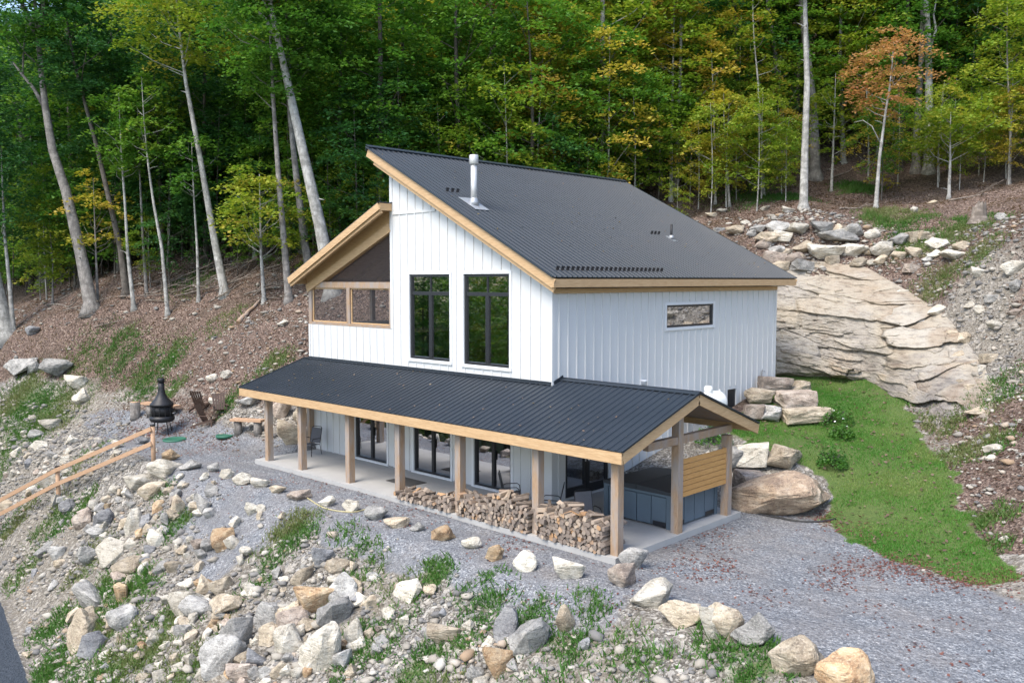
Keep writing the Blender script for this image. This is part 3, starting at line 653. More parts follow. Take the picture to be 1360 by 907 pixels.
# fascias and soffits of the tall roof
board('rake_board', (RX0, RY0+.03, mz(RX0)-.19), (RX1-.01, RY0+.03, mz(RX1)-.19), .05, .27)
board('rake_board', (RX0+.3, RY0+.09, mz(RX0+.3)-.39), (RX1-.05, RY0+.09, mz(RX1-.05)-.39), .05, .15)
board('rake_board', (RX0, RY1-.03, mz(RX0)-.19), (RX1-.01, RY1-.03, mz(RX1)-.19), .05, .27)
board('fascia', (RX1-.02, RY0, mz(RX1)-.17), (RX1-.02, RY1, mz(RX1)-.17), .05, .24)
board('fascia', (RX0+.02, RY0+.06, mz(RX0)-.17), (RX0+.02, RY1-.06, mz(RX0)-.17), .05, .26)
so_m = MB(); so_m.add([(RX0+.05, RY0+.07, mz(RX0+.05)-.24), (RX1-.05, RY0+.07, mz(RX1-.05)-.24), (RX1-.05, RY1-.07, mz(RX1-.05)-.24), (RX0+.05, RY1-.07, mz(RX0+.05)-.24),
    (RX0+.05, RY0+.07, mz(RX0+.05)-.20), (RX1-.05, RY0+.07, mz(RX1-.05)-.20), (RX1-.05, RY1-.07, mz(RX1-.05)-.20), (RX0+.05, RY1-.07, mz(RX0+.05)-.20)],
    [(0, 3, 2, 1), (4, 5, 6, 7), (0, 1, 5, 4), (1, 2, 6, 5), (2, 3, 7, 6), (3, 0, 4, 7)]); so_m.build('soffit', M['wood_long'], house)
board('frieze', (.05, .02, 6.36), (.05, 13.5, 6.36), .05, .14, mt='wood_long')
# snow guards on the ribs above the eave and above each pipe
def guard(x, y):
    m = MB(); z = mz(x)+.012; m.box(x-.035, x+.035, y-.032, y+.032, z, z+.07); m.box(x+.012, x+.03, y-.065, y+.065, z+.07, z+.125)
    return m.build('snow_guard', M['black_metal'], house)
r0 = RY0 + .2286*.5
for k in range(2, 26): guard(.06, r0 + .2286*k)
for k in (3, 4, 5): guard(-4.95, r0 + .2286*k)
for k in (40, 41, 42): guard(-2.75, r0 + .2286*k)
# flue and vent
fx_, fy_ = -4.1, .78; fz = mz(fx_)
m = MB(); m.lathe([(.105, -.15), (.105, 1.28)], (fx_, fy_, fz), 16); flue = m.build('flue', M['steel'], house)
m = MB(); m.lathe([(.12, 1.28), (.15, 1.32), (.15, 1.58), (.135, 1.60)], (fx_, fy_, fz), 16); m.build('cap', M['steel'], flue)
m = MB(); m.lathe([(.17, -.02), (.15, .10), (.12, .2), (.11, .22)], (fx_, fy_, fz), 16); m.beam((fx_-.42, fy_, mz(fx_-.42)+.034), (fx_+.42, fy_, mz(fx_+.42)+.034), .62, .012, (S, 0, 1)); m.build('flashing', M['galv'], flue)
m = MB(); m.lathe([(.045, -.1), (.045, .58)], (-2.42, 9.67, mz(-2.42)), 10); vp = m.build('vent_pipe', M['black_metal'], house)
m = MB(); m.lathe([(.12, .0), (.07, .14)], (-2.42, 9.67, mz(-2.42)+.02), 12); m.beam((-2.62, 9.67, mz(-2.62)+.03), (-2.2, 9.67, mz(-2.2)+.03), .3, .012, (S, 0, 1)); m.build('flashing', M['galv'], vp)

# ---- low roof over the screened porch
LX0, LX1, LY0, LY1 = -13.12, XM-.012, -.62, 13.9
def lz(x): return 9.33 + .44*(x+7.38)
S2 = .44; cs2 = 1/math.hypot(1, S2)
ribbed('roof', (LX1, .02, lz(LX1)), (0, 1, 0), (-1, 0, -S2), (LX1-LX0)/cs2, LY1-.02)
LXF = -7.36
ribbed('roof', (LXF, LY0, lz(LXF)), (0, 1, 0), (-1, 0, -S2), (LXF-LX0)/cs2, .635)
board('rake_board', (LX0, LY0+.03, lz(LX0)-.15), (LXF, LY0+.03, lz(LXF)-.15), .06, .24)
board('rake_board', (LX0+.02, LY0+.12, lz(LX0)-.27), (LXF-.02, LY0+.12, lz(LXF-.02)-.27), .10, .22)
board('fascia', (LX0+.02, LY0+.07, lz(LX0)-.16), (LX0+.02, LY1, lz(LX0)-.16), .05, .24)
board('fascia', (LXF-.02, LY0+.065, lz(LXF)-.16), (LXF-.02, -.04, lz(LXF)-.16), .05, .24)
m = MB(); vsx = [(LX0+.05, LY0+.18), (LXF-.05, LY0+.18), (LXF-.05, -.03), (LX1, -.03), (LX1, LY1-.05), (LX0+.05, LY1-.05)]
m.add([(a, b, lz(a)-.10) for a, b in vsx] + [(a, b, lz(a)-.05) for a, b in vsx], [(5, 4, 3, 2, 1, 0), (6, 7, 8, 9, 10, 11)] + [(i, (i+1) % 6, 6+(i+1) % 6, 6+i) for i in range(6)]); m.build('soffit', M['wood_long'], house)
board('beam', (XL-.1, .06, lz(XL-.1)-.62), (XM-.01, .06, lz(XM)-.78), .2, .30); board('gable_board', (XL-.2, .12, lz(XL-.2)-.32), (XM-.01, .12, lz(XM)-.38), .1, .52)          # along the top of the gable
for k in range(11):
    yy = 1.2 + k*1.2; board('rafter', (LX0+.1, yy, lz(LX0+.1)-.2), (XM-.05, yy, lz(XM-.05)-.2), .07, .16)
# timber frame round the screens: header, sill, posts
board('beam', (XL-.02, .08, 6.50), (XM-.01, .08, 6.50), .16, .22, mt='wood_post'); board('beam', (XL+.18, .08, 5.03), (XM-.01, .08, 5.03), .18, .09, mt='wood_beam')
for x in (XL+.09, -10.05, XM-.06): board('post', (x, .08, 4.98), (x, .08, 6.39), .2 if x != XM-.06 else .1, .16, (0, 1, 0), 'wood_post')
board('beam', (XL+.09, .2, 6.50), (XL+.09, 13.3, 6.50), .16, .2, mt='wood_beam')
for yy in (3.0, 6.0, 9.0, 13.2): board('post', (XL+.09, yy, 4.98), (XL+.09, yy, 6.39), .16, .16, (0, 1, 0), 'wood_post')
for (a, b) in ((XL+.2, -10.16), (-9.94, XM-.13)):
    m = MB(); m.add([(a, .09, 5.08), (b, .09, 5.08), (b, .09, 6.39), (a, .09, 6.39)], [(0, 1, 2, 3)]); s_ = m.build('insect_screen', M['screen'], house, False)
    m = MB(); frame_y(m, a, b, 5.08, 6.39, .06, .05, .05); m.build('frame', M['wood_long'], s_)
m = MB(); gx = -11.5; m.add([(gx, .09, 6.62), (XM-.02, .09, 6.62), (XM-.02, .09, lz(XM)-.92)], [(0, 1, 2)]); m.build('insect_screen', M['screen'], house, False)
m = MB(); m.box(XL+.3, XM-.05, .3, 13.2, 4.72, 4.80); m.build('porch_floor', M['wood_beam'], house)

# ---- the porch round the foot: slab, posts, beams, roof
m = MB(); m.box(-12.2, 4.4, -2.7, -.002, -.25, .10); m.box(.002, 4.4, .002, 3.15, -.25, .10); m.box(XL, -.165, -.0015, .1, -.3, .12); m.build('porch_slab', M['concrete'], house)
PE = -2.84; EZ = 2.70; PS = (3.62-EZ)/2.84; PX0, PX1, PYR = -13.0, 4.66, .47
def pz(y): return EZ + (y-PE)*PS
cp_ = 1/math.hypot(1, PS)
ribbed('porch_roof', (PX0, 0, pz(0)), (1, 0, 0), (0, -1, -PS), (0-PE)/cp_, PX1-PX0)
ribbed('porch_roof', (.03, PYR, pz(PYR)), (1, 0, 0), (0, -1, -PS), (PYR-.0)/cp_-.002, PX1-.03)
BY = 3.62; PS2 = (pz(PYR)-2.62)/(BY-PYR); c2 = 1/math.hypot(1, PS2)
ribbed('porch_roof', (.03, PYR, pz(PYR)), (1, 0, 0), (0, 1, -PS2), (BY-PYR)/c2, PX1-.03)
m = MB(); m.beam((.03, PYR-.08, pz(PYR)+.012), (PX1+.03, PYR-.08, pz(PYR)+.012), .22, .012, (0, -PS, 1)); m.beam((.03, PYR+.08, pz(PYR)+.012), (PX1+.03, PYR+.08, pz(PYR)+.012), .22, .012, (0, PS2, 1)); m.build('ridge_cap', M['roof'], house)
m = MB(); m.beam((PX0, -.03, pz(0)+.03), (0, -.03, pz(0)+.03), .1, .012, (0, -PS, 1)); m.box(PX0+.3, 0, -.03, -.002, pz(0)+.02, pz(0)+.1)
m.beam((.03, .05, pz(0)+.06), (.03, PYR, pz(PYR)+.06), .02, .12); m.build('flashing', M['roof'], house)
for a_, b_ in (((PX1+.01, PE, pz(PE)+.01), (PX1+.01, PYR, pz(PYR)+.01)), ((PX1+.01, PYR, pz(PYR)+.01), (PX1+.01, BY, 2.63)), ((PX0-.01, PE, pz(PE)+.005), (PX0-.01, 0, pz(0)+.005))): m = MB(); m.beam(a_, b_, .05, .05); m.build('rake_trim', M['roof'], house)
board('fascia', (PX0, PE+.03, EZ-.16), (PX1-.005, PE+.03, EZ-.16), .06, .27)
board('beam', (PX0+.25, -2.44, 2.42), (PX1-.25, -2.44, 2.42), .2, .2, mt='wood_beam')
board('rake_board', (PX1-.035, PE+.065, pz(PE)-.17), (PX1-.035, PYR-.002, pz(PYR)-.17), .06, .26, mt='wood_long'); board('rake_board', (PX1-.035, PYR+.002, pz(PYR)-.17), (PX1-.035, BY, 2.62-.17), .06, .26)
board('rake_board', (PX0+.03, PE+.065, pz(PE)-.17), (PX0+.03, -.03, pz(0)-.17), .06, .26)
board('fascia', (.05, BY-.03, 2.47), (PX1-.07, BY-.03, 2.47), .05, .2)
m = MB()
m.add([(PX0+.07, PE+.07, pz(PE+.07)-.09), (PX1-.07, PE+.07, pz(PE+.07)-.09), (PX1-.07, -.005, pz(0)-.09), (PX0+.07, -.005, pz(0)-.09), (PX0+.07, PE+.07, pz(PE+.07)-.05), (PX1-.07, PE+.07, pz(PE+.07)-.05), (PX1-.07, -.005, pz(0)-.05), (PX0+.07, -.005, pz(0)-.05)], [(0, 3, 2, 1), (4, 5, 6, 7), (0, 1, 5, 4), (1, 2, 6, 5), (2, 3, 7, 6), (3, 0, 4, 7)])
m.add([(.03, .0, pz(0)-.09), (PX1-.07, .0, pz(0)-.09), (PX1-.07, PYR, pz(PYR)-.09), (.03, PYR, pz(PYR)-.09), (PX1-.07, BY-.06, 2.55), (.03, BY-.06, 2.55)], [(0, 3, 2, 1), (3, 5, 4, 2)]); m.build('soffit', M['wood_beam'], house)
for k, x in enumerate(np.arange(-12.4, 4.5, 1.2)):
    board('rafter', (float(x), PE+.1, pz(PE+.1)-.15), (float(x), -.03, pz(-.03)-.15), .05, .11, mt='wood_beam')
PXS = [-11.62, -9.42, -6.60, -4.02, -1.30, 1.68, 4.24]
for x in PXS: board('post', (x, -2.44, .10), (x, -2.44, 2.32), .22, .22, (0, 1, 0), 'wood_post')
for y in (.12, 2.60): board('post', (4.24, y, .10), (4.24, y, pz(.12)-.28 if y < 1 else 2.36), .22, .22, (0, 1, 0), 'wood_post')
board('beam', (4.24, -1.3, 2.55), (4.24, 2.72, 2.55), .17, .2, mt='wood_beam'); board('post', (XL+.2, -.14, .1), (XL+.2, -.14, 3.2), .2, .2, (0, 1, 0), 'wood_post')
m = MB()
for k in range(7):
    z = 1.08 + k*.145; m.box(4.26, 4.30, .24, 2.48, z-.064, z+.064)
ps = m.build('privacy_screen', M['wood_screen'], house)
for y in (.29, 2.43):
    m = MB(); m.box(4.22, 4.259, y-.03, y+.03, 1.0, 2.03); m.build('batten', M['wood_screen'], ps)
def fixture(name, x, y, z, sx, sy, sz, mt):
    m = MB(); m.box(x-sx, x+sx, y-sy, y+sy, z-sz, z+sz); m.box(x-sx*.7, x+sx*.7, y-sy-.02 if sy < .05 else y-sy*.7, y-sy if sy < .05 else y+sy*.7, z-sz*.7, z+sz*.7); return m.build(name, M[mt], house)
fixture('wall_box', -4.08, -.035, .95, .07, .03, .09, 'black_metal'); fixture('wall_lamp', -12.0, -.06, 1.9, .06, .05, .1, 'black_metal')
m = MB(); m.lathe([(.10, 0), (.10, .10), (.12, .12), (.11, .16)], (.1, 4.42, 3.27), 14); m.box(.001, .06, 4.32, 4.52, 3.2, 3.42); m.build('wall_vent', M['trim'], house)
m = MB(); m.tube([(.06, 12.36, 2.5), (.06, 12.36, 3.1), (.12, 12.36, 3.2), (.2, 12.36, 3.1)], .025, 8); m.build('riser_pipe', M['galv'], house)
m = MB(); m.box(.02, .16, 2.95, 3.25, 1.25, 1.75); m.build('power_box', M['galv'], house)
m = MB(); m.lathe([(.03, 0), (.09, .02), (.1, .12), (.05, .2)], (.22, 3.0, 2.15), 12); m.tube([(.02, 3.0, 2.3), (.22, 3.0, 2.35)], .02); m.build('wall_lamp', M['steel'], house)
# ------------------------------------------------------------------ stones
def rock_mesh(seed, flat=1.0, angular=1.0, sub=3):
    import bmesh
    r = random.Random(seed); bm = bmesh.new(); n = r.randint(11, 16)
    if angular > 1.5:      # squared block
        for sx in (-1, 1):
            for sy in (-1, 1):
                for sz in (-1, 1): bm.verts.new((sx*r.uniform(.72, 1), sy*r.uniform(.72, 1), sz*r.uniform(.72, 1)))
        for i in range(5): v = Vector((r.gauss(0, 1), r.gauss(0, 1), r.gauss(0, 1))).normalized(); bm.verts.new(v*1.05)
        n = 0
    for i in range(n):
        v = Vector((r.gauss(0, 1), r.gauss(0, 1), r.gauss(0, 1))).normalized(); k = r.uniform(.86, 1.05); bm.verts.new((v.x*k, v.y*k, v.z*k*flat))
    res = bmesh.ops.convex_hull(bm, input=bm.verts[:]); 
    bmesh.ops.delete(bm, geom=list({g for g in res['geom_interior'] if isinstance(g, bmesh.types.BMVert)}), context='VERTS')
    bmesh.ops.triangulate(bm, faces=bm.faces[:])
    bmesh.ops.bevel(bm, geom=bm.edges[:], offset=.10*max(.45, 2-angular), segments=1, affect='EDGES', profile=.6, clamp_overlap=True)
    bmesh.ops.triangulate(bm, faces=bm.faces[:])
    for _ in range(sub-1): bmesh.ops.subdivide_edges(bm, edges=bm.edges[:], cuts=1, use_grid_fill=True)
    for _ in range(1): bmesh.ops.smooth_vert(bm, verts=bm.verts[:], factor=.4, use_axis_x=True, use_axis_y=True, use_axis_z=True)
    o = Vector((seed*3.1, seed*1.7, 0))
    for v in bm.verts:
        p = v.co*1.5 + o; q = v.co.normalized()
        d = .10*noise.fractal(p, 1.0, 2.0, 4) + .035*abs(noise.noise(Vector((p.x*2, p.y*2, p.z*7)))) + .02*noise.noise(p*7); v.co += q*d
    bm.normal_update(); me = bpy.data.meshes.new('stone'); bm.to_mesh(me); bm.free()
    xs = np.array([v.co for v in me.vertices]); mn, mx = xs.min(0), xs.max(0); c = (mn+mx)/2; hs = (mx-mn)/2
    for v in me.vertices: v.co = ((v.co[0]-c[0])/hs[0]/2, (v.co[1]-c[1])/hs[1]/2, (v.co[2]-c[2])/hs[2]/2)
    for p in me.polygons: p.use_smooth = False
    return me
PROTO = {}
def proto(i, col):
    k = (i % 12 if i < 900 else 900+i % 5, col)
    if k not in PROTO:
        if ('m', k[0]) not in PROTO: PROTO[('m', k[0])] = rock_mesh(100+k[0], angular=[1.2, .8, 1.1, .5][k[0] % 4] if i < 900 else [1.6, 1.2, 1.55, 1.0, 1.6][k[0] % 5] if True else 1)
        me = PROTO[('m', k[0])].copy(); me.materials.append(M['rock_'+col]); me.name = 'stone'; PROTO[k] = me
    return PROTO[k]
def put_rock(name, x, y, z, sx, sy, sz, rz, col, label, cat, group=None, i=None, tilt=.15, sink=.2):
    o = link(name, proto(random.randrange(12) if i is None else i, col)); o.location = (x, y, z + sz*(.5-sink)); o.scale = (sx, sy, sz)
    o.rotation_euler = (random.uniform(-tilt, tilt), random.uniform(-tilt, tilt), rz); return tag(o, label, cat, group)
CN = {'white': 'pale cream', 'tan': 'tan', 'ochre': 'rusty orange', 'grey': 'grey', 'slate': 'dark slate', 'brown': 'brown', 'rust': 'rusty brown'}
def px_rock(name, px, py, wpx, hpx, col, label, cat='rock', group=None, depth=None, rz=None, sink=.18, i=None, tilt=.15):
    """stone whose foot is seen at px,py; wpx,hpx its size in the photo"""
    x, y, z, t = hit(px, py); s = t/FPX; W = wpx*s; H = hpx*s
    d = W*.75 if depth is None else depth
    # camera looks along (-.7,.72): width runs along (.72,.70)
    x += -.695*d*.35; y += .719*d*.35; z = ground(x, y)
    return put_rock(name, x, y, z, W*1.05, d, H*.92/(1-sink)*.95, (.77 if rz is None else .77+rz), col, label, cat, group, i, tilt, sink)
# the row of stones along the brow of the gravel; px, py (foot), width, height
EDGE = [(248, 625, 30, 14, 'grey', 'flat grey-blue slab lying at the foot of the handrail post, edge of gravel'), (222, 612, 26, 16, 'ochre', 'rusty flat stone right beside the handrail post'),
 (282, 627, 16, 13, 'grey', 'small grey stone at the left end of the edge row, beside the cream stones'), (300, 636, 19, 14, 'white', 'small cream stone between the grey one and the two bigger cream ones'),
 (320, 644, 27, 17, 'white', 'rounded cream stone in front of the leftmost porch posts, left of its twin'), (345, 648, 25, 16, 'white', 'rounded cream stone with pinkish top, right of its twin, below the left porch corner'),
 (367, 656, 24, 11, 'tan', 'low tan stone just left of the dark flat brown one'), (394, 667, 32, 14, 'brown', 'flat dark brown stone in the edge row below the second porch post'),
 (433, 673, 22, 15, 'white', 'cream stone at the left end of the yellow hose'), (465, 680, 24, 18, 'white', 'round cream stone at the right end of the yellow hose'),
 (498, 691, 32, 21, 'grey', 'pitted grey and white stone in front of the third porch post'), (526, 702, 33, 14, 'tan', 'flat ochre-topped stone with a smooth face, right of the pitted stone'),
 (553, 706, 20, 13, 'grey', 'small smooth grey stone between the flat tan one and the orange one'), (588, 719, 33, 22, 'ochre', 'bright rusty orange boulder in front of the left firewood stack'),
 (626, 730, 27, 16, 'white', 'cream wedge stone right of the big orange boulder'), (657, 745, 25, 23, 'ochre', 'upright yellow orange stone in front of the middle porch posts'),
 (697, 759, 32, 31, 'white', 'pointed cream stone in front of the middle of the right firewood stack'), (757, 770, 42, 33, 'white', 'large rounded cream boulder in front of the right end of the firewood'),
 (843, 757, 38, 33, 'grey', 'mottled grey boulder leaning at the foot of the front corner post'), (828, 782, 38, 35, 'brown', 'blocky brown boulder just below the mottled grey one at the slab corner'),
 (869, 808, 58, 38, 'white', 'wide pale boulder, first of the big ones beside the drive'), (907, 832, 58, 34, 'tan', 'long low tan boulder, second of the big ones beside the drive'),
 (966, 850, 50, 52, 'tan', 'tall tan slab leaning behind the cream boulder beside the drive'), (948, 851, 42, 48, 'white', 'cream boulder with rusty left flank, in front of the leaning slab'),
 (1004, 860, 58, 48, 'grey', 'pale grey pointed boulder above the grass clump at the drive edge'), (1068, 903, 70, 55, 'tan', 'big blocky tan boulder right of the grass clump'),
 (1130, 930, 80, 62, 'ochre', 'grey boulder with rusty top at the bottom edge of the photo beside the drive')]
for k, (px, py, w_, h_, c, lab) in enumerate(EDGE): px_rock('edge_stone', px, py, w_, h_, c, lab, 'stone', 'stones edging the gravel terrace', i=k*5+3)
# stones on the broken slope
BIG = [(105, 706, 28, 24, 'brown'), (136, 702, 32, 22, 'slate'), (127, 713, 26, 20, 'grey'), (75, 742, 22, 20, 'grey'), (114, 750, 24, 28, 'grey'), (143, 750, 36, 32, 'white'), (166, 770, 38, 26, 'tan'), (155, 782, 30, 14, 'brown'), (158, 808, 28, 28, 'ochre'),
 (119, 812, 50, 24, 'grey'), (104, 860, 38, 50, 'tan'), (119, 880, 34, 30, 'slate'), (157, 846, 36, 30, 'grey'), (177, 707, 26, 34, 'white'), (190, 700, 26, 20, 'slate'), (243, 822, 44, 28, 'white'), (258, 825, 44, 26, 'grey'), (296, 825, 50, 22, 'tan'), (262, 815, 22, 16, 'brown'),
 (310, 880, 38, 52, 'grey'), (288, 902, 50, 50, 'grey'), (339, 890, 28, 28, 'slate'), (353, 832, 36, 36, 'grey'), (357, 858, 28, 26, 'tan'), (385, 846, 44, 34, 'brown'), (378, 874, 44, 36, 'white'), (265, 790, 30, 28, 'tan'), (292, 792, 28, 26, 'tan'), (205, 732, 22, 26, 'white'),
 (265, 682, 30, 24, 'grey'), (232, 690, 20, 30, 'tan'), (288, 730, 34, 30, 'ochre'), (401, 780, 32, 18, 'tan'), (419, 816, 46, 44, 'ochre'), (453, 800, 36, 40, 'grey'), (442, 830, 46, 38, 'grey'), (469, 854, 24, 38, 'white'), (427, 892, 52, 64, 'white'),
 (382, 828, 36, 30, 'tan'), (423, 758, 30, 28, 'slate'), (448, 764, 30, 22, 'tan'), (541, 797, 36, 24, 'white'), (488, 806, 22, 18, 'tan'), (454, 888, 24, 26, 'grey'), (494, 770, 16, 14, 'grey'), (593, 856, 44, 26, 'tan'), (672, 852, 30, 50, 'slate'), (703, 873, 54, 46, 'grey'),
 (752, 842, 22, 40, 'tan'), (777, 871, 14, 20, 'slate'), (648, 864, 18, 14, 'white'), (659, 904, 44, 34, 'ochre'), (633, 912, 22, 26, 'grey'), (62, 655, 22, 18, 'white'), (180, 655, 40, 22, 'white'), (215, 640, 42, 22, 'white'), (200, 665, 34, 20, 'tan'), (320, 908, 34, 26, 'brown'), (370, 905, 24, 22, 'tan'),
 (145, 600, 20, 10, 'slate'), (118, 612, 16, 10, 'tan'), (170, 605, 14, 9, 'grey'), (90, 590, 20, 12, 'white'), (64, 572, 26, 13, 'white'), (45, 583, 18, 12, 'grey'), (50, 600, 20, 13, 'white'), (20, 610, 16, 14, 'white'), (35, 625, 16, 12, 'slate'), (15, 640, 14, 12, 'white'), (70, 608, 14, 10, 'grey'), (85, 622, 14, 10, 'white')]
for k, (px, py, w_, h_, c) in enumerate(BIG):
    side = 'left part of' if px < 160 else 'middle of' if px < 420 else 'right part of'
    px_rock('boulder', px, min(py, 925), w_*1.12, h_*1.0, c, f'{CN[c]} boulder lying in the {side} the broken stone slope', 'rock', f'{CN[c]} boulders on the stone slope, {side.split()[0]}', i=k*7+1, sink=.34, tilt=.4, rz=random.uniform(-.6, .6))
# smaller rocks, still one by one
def rubble_density(px, py):
    c = 0
    for cx, cy, rx, ry, a in ((330, 860, 190, 70, 1), (200, 720, 130, 90, .75), (80, 620, 110, 60, .8), (450, 820, 90, 80, .8), (60, 580, 60, 30, .6), (640, 850, 130, 60, .35), (100, 820, 90, 60, .45), (820, 860, 120, 40, .12)):
        c = max(c, a*math.exp(-((px-cx)/rx)**2-((py-cy)/ry)**2))
    return c
n = 0
while n < 285:
    px, py = random.uniform(-10, 900), random.uniform(560, 925)
    if py < 620 - px*.0 - 80 + max(0, (px-150))*.6 or random.random() > rubble_density(px, py)*1.2: continue
    c = random.choices(['white', 'tan', 'grey', 'brown', 'slate', 'ochre'], [5, 4, 3, 1.2, .6, .7])[0]; s = random.uniform(8, 20) if py > 650 else random.uniform(6, 11)
    px_rock('rock', px, py, s*random.uniform(.9, 1.5), s*.8, c, f'small {CN[c]} rock loose among the rubble of the slope', 'rock', f'small {CN[c]} rocks in the rubble', tilt=.6, rz=random.uniform(-3, 3), sink=.3); n += 1
# stones laid along the top of the cut and boulders in it
TOPS = [(982, 315, 28, 13, 'tan'), (1009, 313, 24, 13, 'grey'), (1036, 316, 31, 16, 'grey'), (1063, 319, 29, 16, 'white'), (1093, 318, 32, 16, 'grey'), (1113, 314, 16, 13, 'tan'), (1136, 319, 28, 18, 'grey'), (1161, 319, 21, 15, 'white'), (1025, 332, 40, 13, 'tan'), (1115, 331, 52, 14, 'grey'),
 (1101, 353, 46, 20, 'white'), (1137, 346, 34, 17, 'white'), (1180, 347, 34, 22, 'white'), (1198, 327, 28, 17, 'grey'), (1248, 327, 28, 14, 'white'), (1272, 342, 34, 13, 'white'), (1215, 343, 24, 12, 'tan'), (1243, 341, 18, 12, 'white'), (1036, 344, 22, 11, 'grey'), (1058, 360, 28, 18, 'brown'), (1142, 357, 24, 12, 'tan'),
 (1279, 327, 24, 11, 'tan'), (1302, 374, 18, 14, 'white'), (1349, 372, 28, 20, 'white'), (1352, 392, 16, 18, 'grey'), (1248, 422, 26, 14, 'white'), (1302, 420, 14, 12, 'white'), (1325, 438, 20, 12, 'white'), (1217, 533, 16, 10, 'white'), (1300, 552, 30, 12, 'tan'), (1326, 600, 26, 12, 'white'),
 (1318, 612, 14, 8, 'white'), (1335, 720, 14, 9, 'white'), (990, 297, 12, 7, 'white'), (1048, 283, 16, 8, 'white'), (1017, 279, 12, 6, 'white'), (1216, 284, 10, 8, 'white'), (1240, 270, 16, 6, 'tan'), (1330, 288, 14, 10, 'grey'), (960, 283, 14, 6, 'white'), (945, 290, 16, 6, 'tan')]
for k, (px, py, w_, h_, c) in enumerate(TOPS):
    where = 'laid in the row above the bedrock ledge' if px < 1170 and py > 300 else 'scattered on the bank right of the ledge' if py > 300 else 'lying in the leaves below the right-hand trees'
    px_rock('bank_stone', px, py, w_*1.05, h_*1.0, c, f'{CN[c]} stone {where}', 'stone', f'{CN[c]} stones {where}', i=k*5+2, sink=.2, rz=random.uniform(-.3, .3))
for k in range(60):
    if k < 34: px, py = random.uniform(955, 1235), random.uniform(308, 368)
    elif k < 50: f = random.random(); px, py = 1150+f*150, 350+f*170+random.uniform(-14, 22)
    else: px, py = random.uniform(1180, 1350), random.uniform(400, 500)
    c = random.choice(['white', 'tan', 'tan', 'grey', 'brown']); w_ = random.uniform(12, 30); px_rock('bank_stone', px, py, w_, w_*random.uniform(.4, .6), c, f'{CN[c]} rock packed among others round the bedrock ledge', 'stone', f'{CN[c]} rocks round the ledge', sink=.3, rz=random.uniform(-.4, .4), i=random.choice([900, 901, 902, 903, 904, 3, 5, 7]))
# retaining boulders right of the house
RET = [(1050, 690, 140, 62, 'rust', 'very large rusty brown boulder holding the lawn behind the hot tub', 1.7), (1046, 628, 60, 32, 'tan', 'squared tan block, right one of the two resting above the rusty boulder', 1.0), (1003, 626, 44, 33, 'white', 'squared grey cream block, left one of the two above the rusty boulder', 1.0), (978, 628, 24, 34, 'grey', 'grey block just behind the back porch post', .9), (1000, 664, 40, 36, 'brown', 'brown block wedged between the back porch post and the rusty boulder', 1.0),
 (1074, 566, 62, 22, 'tan', 'pinkish tan boulder at the foot of the upper boulder steps', 1.0), (1030, 562, 40, 22, 'grey', 'grey boulder, second from the wall in the lowest course', .9), (1004, 560, 28, 22, 'brown', 'small brown boulder against the wall foot, lowest course left', .8), (1012, 541, 40, 24, 'tan', 'tan grey boulder in the middle course against the house corner', 1.0), (1060, 544, 54, 23, 'brown', 'reddish brown boulder, right one of the middle course', 1.0),
 (1030, 522, 44, 22, 'brown', 'reddish boulder on top of the steps beside the house corner', 1.1), (1068, 524, 44, 20, 'tan', 'tan boulder on top of the steps below the white flowers', 1.0), (1042, 500, 24, 8, 'white', 'small white stone perched on the topmost reddish boulder', .5)]
for k, (px, py, w_, h_, c, lab, dd) in enumerate(RET): px_rock('retaining_boulder', px, py, w_, h_, c, lab, 'boulder', 'retaining boulders beside the house', depth=dd, i=(900+k if k else 8), sink=.1, tilt=.07, rz=random.uniform(-.25, .25))
# boulders left of the porch and the pale row at the far left
LB = [(388, 592, 40, 38, 'tan', 'tan boulder behind the second porch post'), (372, 560, 30, 26, 'brown', 'brown boulder just above the bench, beside the first porch post'), (400, 570, 26, 28, 'tan', 'tall tan boulder against the left corner of the house'), (330, 545, 34, 16, 'grey', 'grey slab boulder half hidden by the left eave'),
 (22, 506, 50, 20, 'grey', 'long flat grey boulder at the left edge of the photo'), (70, 508, 42, 26, 'grey', 'tilted grey slab in the middle of the far left row'), (98, 520, 28, 18, 'white', 'round pale boulder on the right end of the far left row'), (104, 540, 24, 24, 'white', 'pale boulder stepping down below the far left row'), (42, 500, 22, 16, 'grey', 'small grey boulder between two slabs of the far left row'),
 (280, 512, 16, 12, 'white', 'pale stone left of its partner on the hill above the garden chairs'), (300, 506, 16, 12, 'white', 'pale stone right of its partner on the hill above the garden chairs'), (262, 532, 12, 8, 'grey', 'small grey stone behind the left garden chair'), (284, 541, 14, 12, 'white', 'white stone between the two garden chairs'), (40, 449, 22, 14, 'slate', 'dark boulder beside the thick trunk at the left edge'),
 (228, 430, 8, 5, 'white', 'tiny white stone under the thin leaning birch'), (374, 432, 16, 8, 'white', 'white stone on the hill left of the screened porch'), (152, 597, 18, 12, 'white', 'cream stone above the handrail on the rubble'), (186, 590, 20, 12, 'slate', 'dark flat stone below the outdoor fireplace')]
for k, (px, py, w_, h_, c, lab) in enumerate(LB): px_rock('boulder', px, py, w_, h_, c, lab, 'rock', 'boulders left of the house', i=k*5+4, sink=.15)

